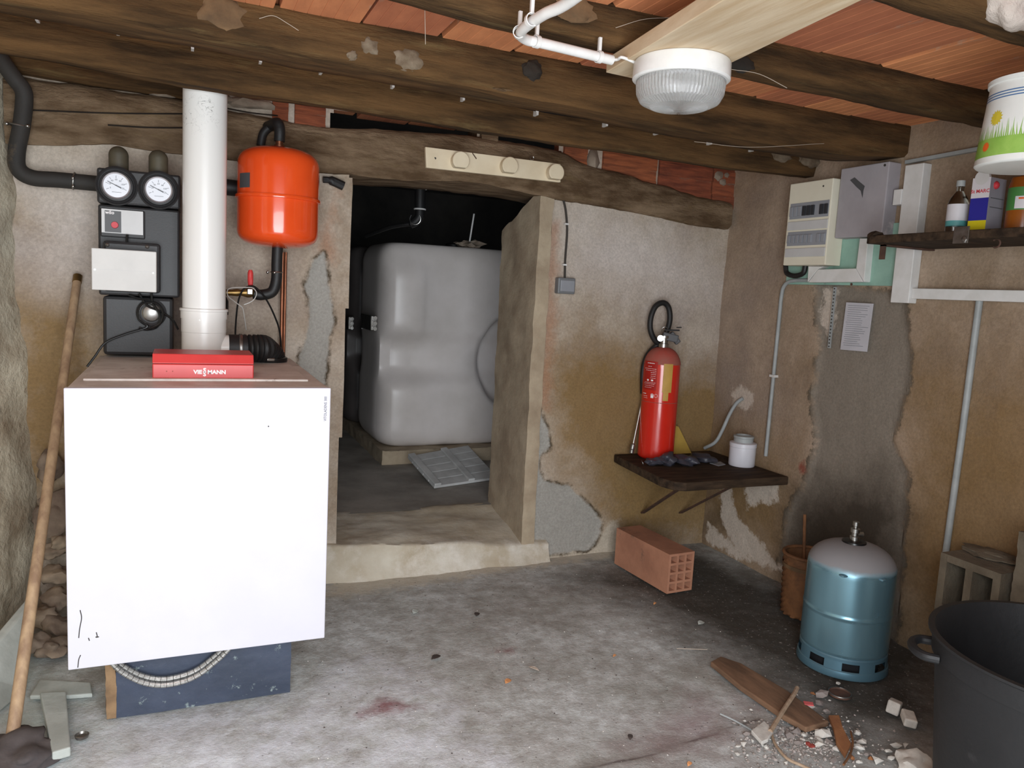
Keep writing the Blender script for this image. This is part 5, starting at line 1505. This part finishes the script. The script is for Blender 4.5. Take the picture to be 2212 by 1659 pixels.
# ---- cobweb threads
for i, (pts, yv) in enumerate(((((917, -20), (918, 40), (919, 96)), 2.1), (((560, 40), (590, 34), (620, 50), (645, 66)), 2.34), (((1780, 310), (1620, 318), (1500, 306)), 2.34), (((1700, 190), (1640, 160), (1580, 150)), 1.84), (((1330, 60), (1390, 42), (1450, 38)), 1.84), ((((700, 470), (690, 440), (698, 425)), 3.40)))):
    tag(obj('cobweb_thread', B().tube(spline([PY(*a, yv) for a in pts], 6), .0009, 4), 'cobweb'), ('pale cobweb thread hanging straight down before the second joist', 'curled cobweb thread on the joist above the white flue', 'cobweb thread stretched under the joist near the fuse box', 'cobweb thread at the joist right of the lamp', 'cobweb thread on the joist left of the pale plank', 'cobweb thread beside the red vessel at the doorway')[i], 'cobweb', 'cobweb threads')

# ================================================================== FLOOR, RIGHT SIDE
def holed(name, o, U, Wv, N, L, w, h, nx, nz, th, m, parent, lipz=None):
    """block with nx*nz cells along N, plugged inside to keep them dark; o = lower corner of the end face"""
    b = B()
    o, U, Wv, N = Vector(o), Vector(U), Vector(Wv), Vector(N)
    def bx(a0, a1, c0, c1, n0=0.0, n1=1.0):
        vs = [o+U*a+Wv*c+N*n for n in (L*n0, L*n1) for c in (c0, c1) for a in (a0, a1)]
        b.add(vs, [(0, 1, 3, 2), (4, 6, 7, 5), (0, 4, 5, 1), (2, 3, 7, 6), (0, 2, 6, 4), (1, 5, 7, 3)])
    cw, ch = (w-th*(nx+1))/nx, (h-th*(nz+1))/nz
    for i in range(nx+1):
        bx(i*(cw+th), i*(cw+th)+th, 0, h)
    for i in range(nx):
        for j in range(nz+1):
            bx(i*(cw+th)+th, (i+1)*(cw+th), j*(ch+th), j*(ch+th)+th)
    bx(th, w-th, th, h-th, .62, .66)  # added plug across the cells so the holes stay dark
    return obj(name, b, m, parent, smooth=0)
# hollow brick
h0, h1, h2 = PZ(1327, 1217, 0), PZ(1440, 1283, 0), PZ(1491, 1272, 0)
N_ = (h0-h1).normalized(); U_ = Vector((-N_.y, N_.x, 0))
if U_.x < 0: U_ = -U_
hb_ = thing('hollow_brick', h1, 'pink hollow clay brick lying on the floor under the corner shelf', 'brick')
Lb = (h0-h1).length
hz = PY(1441, 1199, h1.y).z
holed('brick_body', h1, U_, (0, 0, 1), N_, Lb, 0.148, hz, 3, 4, 0.0115, 'brick_pink', hb_)
# gas bottle
GC = Vector((2.352, 2.075, 0)); GR = 0.158
gs = thing('gas_bottle', GC, 'metallic blue gas bottle standing by the right wall', 'gas bottle')
zsh = 0.385; ztop = 0.478
pb2 = [(GR*.80, .052), (GR*.94, .06), (GR, .085), (GR, .089), (GR, .212), (GR, .217), (GR*1.010, .222), (GR*1.014, .226), (GR*1.010, .230), (GR, .235), (GR, .240), (GR, zsh-.012), (GR, zsh)]
pb2 += [(GR*math.cos(t)**0.8, zsh+(ztop-zsh)*math.sin(t)) for t in [k/9*math.pi/2*0.94 for k in range(1, 10)]]
obj('cylinder', B().lathe(pb2, GC, 64), 'gas_paint', gs, smooth=50)
fr_ = obj('foot_ring', B().lathe([(GR*.99, .0), (GR*1.04, 0), (GR*1.05, .004), (GR*1.03, .026), (GR*1.0, .030)], GC, 64, closed=False).lathe([(GR*.97, .058), (GR*1.0, .060), (GR*1.0, .072), (GR*.96, .08)], GC, 64, closed=False), 'gas_blue', gs)
for k in range(8):
    a = 2*math.pi*k/8+.35
    obj('foot_post', B().lathe([(GR*.98, .028), (GR*1.01, .028), (GR*1.0, .062), (GR*.97, .062)], GC, 8, a0=a, a1=a+.40), 'gas_blue', gs)
obj('slot_shade_liner', B().lathe([(GR*.82, 0.003), (GR*.82, .07)], GC, 40, closed=False), 'slot_shade', gs)  # near-black liner, paints the shade seen through the foot slots
obj('valve_collar', B().lathe([(.045, ztop-.010), (.043, ztop+.004), (.03, ztop+.008), (0, ztop+.008)], GC, 28), 'black_gloss', gs)
obj('valve', B().lathe([(.018, ztop+.005), (.018, ztop+.022), (.012, ztop+.024), (.012, ztop+.036), (.017, ztop+.038), (.017, ztop+.052), (.008, ztop+.054), (.008, ztop+.062), (.012, ztop+.064), (.012, ztop+.078), (0, ztop+.08)], GC, 16).cyl(GC+Vector((0, 0, ztop+.03)), GC+Vector((.03, -.01, ztop+.03)), .009, seg=10), 'chrome', gs)
for da, s_ in ((-.15, 1), (.75, 1)):
    a = math.atan2(-GC.y, -GC.x)+da
    obj('dent', B().lump(GC+Vector((math.cos(a)*GR*.985, math.sin(a)*GR*.985, zsh+.004)), (.016, .016, .006), 2, .1), 'gas_blue', gs)
# wicker basket behind it
bc = Vector((2.545, 2.475, 0)); BR, BH = .105, .27
bs_ = thing('basket', bc, 'brown wicker basket half hidden behind the blue gas bottle', 'basket')
wb_ = B()
vs, fs = [], []
nk, nj = 56, 22
for j in range(nj+1):
    z = .004+BH*j/nj; r0 = BR*(.92+.10*j/nj)
    for k in range(nk):
        a = 2*math.pi*k/nk
        r1 = r0+.004*(1 if (k//2+j) % 2 else -1)
        vs.append((bc.x+r1*math.cos(a), bc.y+r1*math.sin(a), z))
for j in range(nj):
    for k in range(nk):
        fs.append((j*nk+k, j*nk+(k+1) % nk, (j+1)*nk+(k+1) % nk, (j+1)*nk+k))
fs.append(tuple(range(nk-1, -1, -1)))
wo = obj('weave', wb_.add(vs, fs), 'wicker', bs_, smooth=60)
obj('rim', B().ring((bc.x, bc.y, BH+.004), (0, 0, 1), BR*1.02, .008, 40, 8), 'wicker', bs_)
obj('band', B().lathe([(BR*1.03, BH*.80), (BR*1.045, BH*.80), (BR*1.05, BH*.86), (BR*1.035, BH*.86)], bc, 40, closed=False), 'knot_wood', bs_)
tag(obj('stick', B().cyl((2.56, 2.5, .05), (2.60, 2.58, .42), .007, seg=8), 'wicker'), 'thin brown stick standing in the wicker basket', 'stick')

# concrete blocks against the right wall
bk = lambda z, y, x0, lab, L=.245, w=.22: holed('block_body', (x0, y, z), (0, -1, 0), (0, 0, 1), (1, 0, 0), L, w, .208, 2, 1, .026, 'concrete_block', thing('concrete_block', (x0+L/2, y-w/2, z), lab, 'concrete block'))
bk(.309, 1.808, 2.475, 'two-celled concrete block, topmost left of the stack behind the black bin')
bk(.098, 1.775, 2.50, 'concrete block hidden low in the stack behind the black bin')
tag(obj('stone_slab', B().box((2.52, 1.53, -.004), (2.72, 1.77, .096)), 'concrete_block', smooth=0, bevel=.008), 'flat stone slab under the concrete blocks by the right wall', 'slab')
q0 = PX(2186, 1140, 2.52)
tag(obj('rough_block', rough_pier((2.50, 1.22, .20), (2.715, 1.565, PX(2186, 1140, 2.50).z), 31, amp=.008), 'concrete_block', smooth=50), 'rough taller block at the right end of the concrete blocks', 'block')
tag(obj('rough_block', rough_pier((2.48, 1.2, -.004), (2.715, 1.51, .198), 32, amp=.006), 'concrete_block', smooth=50), 'rough low block on the floor carrying the taller rough block', 'block')
fl_ = PX(2100, 1165, 2.62)
tag(obj('mortar_lump', B().lump((2.62, 1.72, .524), (.05, .10, .012), 5, .4, 3), 'concrete_block'), 'thin mortar lump on top of the topmost concrete block', 'mortar')
# black bin
BC = Vector((1.888, 1.012, 0)); RT, RB, BZ = .300, .235, .60
bn = thing('rubbish_bin', BC, 'big black plastic rubbish bin cut by the right picture edge', 'bin')
obj('body', B().lathe([(.0, .004), (RB, .004), (RB+.004, .01), (RT-.014, BZ-.06), (RT-.006, BZ-.058), (RT-.004, BZ-.012), (RT, BZ-.01), (RT+.006, BZ-.006), (RT+.006, BZ), (RT-.008, BZ), (RT-.014, BZ-.02), (RT-.022, BZ-.07), (RB-.006, .014), (0, .014)], BC, 72), 'bin_black', bn, smooth=40)
ha = math.atan2(PZ(1985, 1410, .53).y-BC.y, PZ(1985, 1410, .53).x-BC.x)
for a in (ha, ha+math.pi):
    er = Vector((math.cos(a), math.sin(a), 0)); et = Vector((-er.y, er.x, 0))
    c = BC+er*(RT-.012)+Vector((0, 0, BZ-.055))
    pts = [c-et*.055, c-et*.05+er*.03, c+er*.048-et*.02, c+er*.048+et*.02, c+et*.05+er*.03, c+et*.055]
    obj('handle', B().tube(spline(pts, 6), .011, 10), 'bin_black', bn)

# plank, twine and debris on the floor
def slab3(name, qs, z0, t, m, label, cat, bev=.002, rough=False):
    return tag(obj(name, B().hull([PZ(*a, z0) for a in qs], (0, 0, t)), m, smooth=0, bevel=bev), label, cat)
slab3('wood_board', ((1534, 1440), (1556, 1428), (1600, 1443), (1700, 1503), (1790, 1570), (1740, 1584), (1690, 1556), (1600, 1494)), .003, .02, 'plank_brown', 'brown worn board lying on the floor before the gas bottle', 'board', .004)
tw = lambda pts, r, z=.012: B().tube(spline([PZ(*a, z) for a in pts], 8), r, 8)
tag(obj('stick', tw(((1722, 1486), (1715, 1500), (1695, 1530), (1675, 1562), (1664, 1580)), .0075, .034), 'twine'), 'pale stick lying across the brown board', 'stick')
tag(obj('cord', tw(((1667, 1585), (1675, 1608), (1700, 1638), (1735, 1655), (1790, 1680)), .0045), 'twine'), 'pale cord curling through the plaster rubble', 'cord')
tag(obj('wire', tw(((1556, 1542), (1590, 1558), (1625, 1578)), .003, .006), 'pvc_grey'), 'short grey wire left of the plaster rubble', 'wire')
slab3('tile_piece', ((1622, 1585), (1650, 1564), (1670, 1585), (1658, 1604), (1645, 1610)), .022, .012, 'plaster_chip', 'pale square tile piece lying on the rubble pile', 'tile')
slab3('terracotta_shard', ((1789, 1553), (1812, 1553), (1820, 1580), (1838, 1615), (1825, 1640), (1806, 1610), (1800, 1580)), .012, .014, 'tile_chip', 'long brown terracotta shard in the rubble', 'shard')
tag(obj('curved_twig', tw(((1838, 1580), (1842, 1605), (1836, 1630), (1822, 1652)), .0035, .03), 'wicker'), 'thin curved brown twig beside the terracotta shard', 'twig')
c = PZ(1814, 1499, .006)
ld = thing('jar_lid', (c.x, c.y, 0), 'rusty round jar lid on the floor below the gas bottle', 'lid')
obj('disc', B().lathe([(.036, .002), (.039, .004), (.039, .010), (.036, .012), (.034, .007), (0, .007)], (c.x, c.y, 0), 28), 'rusty_iron', ld)
obj('rim', B().ring((c.x, c.y, .011), (0, 0, 1), .0375, .0022, 32, 6), 'steel', ld)
slab3('pink_scrap', ((1735, 1516), (1756, 1519), (1758, 1526), (1738, 1524)), .02, .004, 'pink_chip', 'small pink scrap on the rubble near the jar lid', 'scrap', .001)
tag(obj('plaster_cube', B().obox(PZ(1930, 1540, .0)+Vector((0, 0, .022)), (.045, .04, .044), (.1, .2, .5)), 'plaster_chip', smooth=0, bevel=.005), 'whitish plaster cube, left of the pair beside the bin', 'plaster')
tag(obj('plaster_cube', B().obox(PZ(1962, 1562, .0)+Vector((0, 0, .016)), (.062, .04, .03), (.1, -.1, .9)), 'plaster_chip', smooth=0, bevel=.005), 'flat plaster piece, right of the pair beside the bin', 'plaster')
tag(obj('plaster_lump', B().lump(PZ(1975, 1652, .02), (.055, .05, .03), 6, .35, 3), 'plaster_chip'), 'large whitish plaster lump at the foot of the bin', 'plaster')
# single chips: (px, py, size, material)
chips = [(1745, 1535, 24, 'p'), (1770, 1522, 16, 'g'), (1775, 1505, 22, 'g'), (1785, 1540, 14, 'g'), (1765, 1565, 24, 'p'), (1775, 1590, 26, 'p'), (1765, 1582, 14, 'p'), (1735, 1590, 16, 'p'), (1742, 1580, 10, 'p'), (1720, 1583, 16, 'g'),
         (1768, 1612, 20, 'p'), (1770, 1600, 12, 'p'), (1806, 1622, 12, 'p'), (1850, 1585, 14, 'p'), (1862, 1606, 18, 'p'), (1856, 1618, 20, 'p'), (1935, 1615, 18, 'p'), (1920, 1625, 12, 'p'), (1955, 1612, 12, 'p'), (1925, 1640, 13, 'p'),
         (1895, 1648, 18, 'p'), (1855, 1648, 10, 'p'), (1800, 1645, 14, 'g'), (1685, 1588, 14, 'g'), (1676, 1574, 12, 'g'), (1705, 1592, 18, 'g'), (1725, 1608, 14, 'g'), (1700, 1612, 10, 'g'), (1650, 1600, 10, 'p'), (1612, 1588, 13, 'g'),
         (1605, 1610, 14, 'p'), (1594, 1614, 10, 'p'), (1594, 1632, 10, 'p'), (1625, 1602, 8, 'p'), (1655, 1618, 11, 'p'), (1648, 1612, 7, 'p'), (1690, 1600, 9, 'p'), (1696, 1598, 7, 'p'), (1730, 1598, 8, 'p'), (1712, 1638, 8, 'g'), (1672, 1640, 9, 'g'),
         (1745, 1610, 12, 'r'), (1755, 1615, 12, 'r'), (1810, 1478, 12, 'p'), (1757, 1500, 10, 't'), (1735, 1600, 8, 'p'), (1790, 1605, 12, 'g'), (1795, 1612, 9, 'p'), (1872, 1632, 10, 'g'), (1840, 1640, 12, 't'), (1880, 1640, 9, 't'), (1905, 1620, 8, 'g'), (1698, 1650, 8, 'p'), (1665, 1590, 9, 'p')]
protos = {}
mm = dict(p='plaster_chip', g='grey_chip', r='red_chip', t='tile_chip')
spot_words = ['by the jar lid', 'under the gas bottle', 'beside the terracotta shard', 'near the pale cord', 'at the left rim of the rubble', 'towards the bin']
def spot(px, py):
    if px > 1880: return 'towards the black bin'
    if py < 1530: return 'just below the gas bottle'
    if px > 1780: return 'right beside the terracotta shard'
    if px < 1665: return 'at the left rim of the rubble'
    if py > 1600: return 'near the picture bottom, by the pale cord'
    return 'in the middle of the rubble'
kindw = dict(p='white plaster chip', g='grey mortar chip', r='red brick chip', t='tan tile chip')
chip_sets = {}
for i, (px, py, s_, k) in enumerate(chips):
    key = (k, i % 4)
    c = PZ(px, py, 0)
    sz = s_*0.00098
    if key not in protos:
        o_ = obj('rubble_chip', B().lump((0, 0, 0), (1, .72, .5), i*3+1, .55, 1, fs_=1.3), mm[k], smooth=25, origin=(0, 0, 0))
        protos[key] = o_
    else:
        o_ = protos[key].copy(); COL.objects.link(o_)
    o_.location = (c.x, c.y, sz*.36)
    o_.scale = (sz, sz, sz)
    o_.rotation_euler = (rng.uniform(-.3, .3), rng.uniform(-.3, .3), rng.uniform(0, 6.3))
    size_w = 'large ' if s_ >= 18 else ('small ' if s_ < 11 else '')
    tag(o_, None, 'chip', 'chips of plaster, mortar and brick in the rubble')
    chip_sets.setdefault((size_w+kindw[k], spot(px, py)), []).append((px, o_))
ordw = ['leftmost', 'second from left', 'third from left', 'fourth from left', 'fifth from left', 'sixth from left', 'seventh from left', 'eighth from left']
for (nm, sp_), lst in chip_sets.items():
    lst.sort(key=lambda a: a[0])
    for n_, (px, o_) in enumerate(lst):
        o_['label'] = nm+' '+sp_ if len(lst) == 1 else nm+' '+sp_+', '+('rightmost' if n_ == len(lst)-1 else ordw[n_])
# fine gravel and grit
def grit(name, n, fn, smin, smax, m, label, seed):
    b = B(); r_ = random.Random(seed)
    for k in range(n):
        x, y = fn(r_)
        s_ = r_.uniform(smin, smax)
        a = r_.uniform(0, 6.3); ca, sa = math.cos(a)*s_, math.sin(a)*s_
        h_ = s_*r_.uniform(.5, 1.1)
        vs = [(x+ca, y+sa, .001), (x-sa*.8, y+ca*.8, .001), (x-ca, y-sa, .001), (x+sa*.7, y-ca*.7, .001), (x+ca*.4, y+sa*.4, h_), (x-ca*.3, y-sa*.3, h_*.9)]
        b.add(vs, [(0, 1, 4), (1, 5, 4), (1, 2, 5), (2, 3, 5), (3, 4, 5), (3, 0, 4), (0, 3, 2, 1)])
    o_ = obj(name, b, m, smooth=0)
    return tag(o_, label, 'grit', kind='stuff')
def inpile(r_):
    while True:
        px, py = r_.gauss(1730, 75), r_.gauss(1606, 32)
        if 1580 < px < 1990 and 1490 < py < 1690: break
    p = PZ(px, py, 0); return p.x, p.y
grit('fine_rubble', 700, inpile, .002, .0075, 'grey_chip', 'fine grey mortar rubble heaped on the floor before the gas bottle', 5)
grit('plaster_grit', 160, inpile, .002, .007, 'plaster_chip', 'fine white plaster crumbs scattered in the rubble heap', 6)
grit('floor_grit', 420, lambda r_: (r_.uniform(.36, 2.1), r_.uniform(1.35, 3.2)), .001, .0032, 'plaster_chip', 'pale grit sprinkled over the whole floor', 7)
grit('dark_grit', 260, lambda r_: (r_.uniform(.36, 2.1), r_.uniform(1.35, 3.35)), .0012, .004, 'leaf_dark', 'dark dirt crumbs sprinkled over the whole floor', 8)
# leaves and bits on the open floor
def leaf(px, py, w, l, rot, m, name, label, cat='leaf'):
    c = PZ(px, py, .003)
    b = B()
    ca, sa = math.cos(rot), math.sin(rot)
    prof_ = [(0, 0), (.25, .42), (.5, .5), (.75, .38), (1, 0)]
    ptsu = [(t-.5, h_) for t, h_ in prof_]; ptsl = [(t-.5, -h_*.8) for t, h_ in reversed(prof_[1:-1])]
    P = [Vector((c.x+(u*l)*ca-(v*w)*sa, c.y+(u*l)*sa+(v*w)*ca, .002+.010*abs(v)+.004*u)) for u, v in ptsu+ptsl]
    b.hull(P, (0, 0, .0012))
    return tag(obj(name, b, m, smooth=0), label, cat)
leaf(1098, 1472, .024, .03, .4, 'leaf_orange', 'dry_leaf', 'orange dry leaf in the middle of the open floor')
leaf(1153, 1444, .018, .042, 2.3, 'leaf_pale', 'dry_leaf', 'pale curled leaf right of the orange one')
leaf(942, 1420, .03, .04, .2, 'leaf_dark', 'dirt_flake', 'dark flake lying left of the orange leaf', 'flake')
leaf(1031, 1327, .026, .03, 1.0, 'leaf_dark', 'dirt_flake', 'dark flake farther back before the doorway step', 'flake')
leaf(898, 1321, .03, .035, .7, 'slate', 'stone_chip', 'flat grey stone chip before the doorway step', 'chip')
leaf(1362, 1592, .018, .026, .9, 'leaf_dark', 'dirt_flake', 'dark flake near the floor joint at the bottom', 'flake')
leaf(1490, 1651, .014, .02, .3, 'leaf_orange', 'dry_leaf', 'small orange leaf at the bottom picture edge')
leaf(1415, 1304, .012, .02, .3, 'leaf_orange', 'dry_leaf', 'small tan leaf left of the hollow brick')
leaf(1515, 1346, .03, .035, .1, 'slate', 'stone_chip', 'flat pale chip on the floor right of the hollow brick', 'chip')
leaf(1328, 1417, .012, .016, .1, 'leaf_orange', 'dry_leaf', 'tiny orange leaf in the right half of the open floor')
tag(obj('straw', B().cyl(PZ(1462, 1401, .003), PZ(1528, 1403, .003), .0012, seg=5), 'leaf_pale'), 'thin pale straw on the floor above the brown board', 'straw')

# ================================================================== FLOOR, LEFT SIDE
a, c = PZ(22, 1625, 0), PY(168, 597, 3.41)
po = thing('broom_pole', a, 'long wooden pole leaning in the left corner beside the boiler', 'pole')
obj('pole', B().tube([a, a.lerp(c, .3), a.lerp(c, .7), c], [.0175, .017, .0155, .015], 16), 'pole_wood', po)
dd = (c-a).normalized()
obj('end_cap', B().tube([c-dd*.03, c+dd*.002], .0165, 16), 'brass', po)
slab3('stone_wedge', ((87, 1514), (143, 1511), (153, 1634), (113, 1646)), .0, .028, 'slate', 'grey tapered stone wedge lying flat at the bottom left', 'stone', .004)
slab3('flat_stone', ((64, 1512), (86, 1476), (196, 1482), (200, 1507), (150, 1511)), .0, .014, 'slate', 'flat greenish stone behind the grey wedge', 'stone', .004)
c = PZ(177, 1594, 0)
tag(obj('bottle_cap', B().lathe([(.0, .002), (.017, .002), (.019, .010), (.016, .012), (.013, .006), (0, .006)], (c.x, c.y, 0), 18), 'steel'), 'small metal bottle cap right of the grey wedge', 'cap')
tag(obj('dark_rag', B().lump(PZ(38, 1625, .012), (.10, .11, .035), 8, .45, 4, fs_=1.8), 'dark_cloth', smooth=70), 'dark purplish rag on the floor in the bottom left corner', 'rag')
q = [PZ(-60, 1590, 0), PZ(56, 1490, 0), PY(76, 1292, 2.98), PY(-60, 1455, 2.66)]
tag(obj('leaning_slab', B().hull(q, (-.02, .03, .006)), 'slate', smooth=0, bevel=.006), 'greenish stone slab leaning on the rubble behind the pole', 'slab')
for i, (px, py, s_, y) in enumerate(((118, 1110, (.075, .04, .075), 3.36), (108, 1010, (.05, .04, .06), 3.38), (122, 1240, (.05, .05, .035), 3.30), (112, 1190, (.05, .04, .03), 3.34), (118, 1300, (.05, .05, .04), 3.22), (96, 1330, (.04, .05, .04), 3.15), (122, 1355, (.055, .05, .04), 3.1), (80, 1390, (.04, .05, .035), 2.98), (118, 1400, (.05, .05, .03), 2.95),
                                      (130, 1170, (.03, .04, .025), 3.33))):
    c = PY(px, py, y)
    o_ = obj('stone', B().lump(c, s_, i*5+3, .4, 3, (0, 0, i), 1.5), 'stone', wall_left if px < 100 else wall_back, smooth=60)
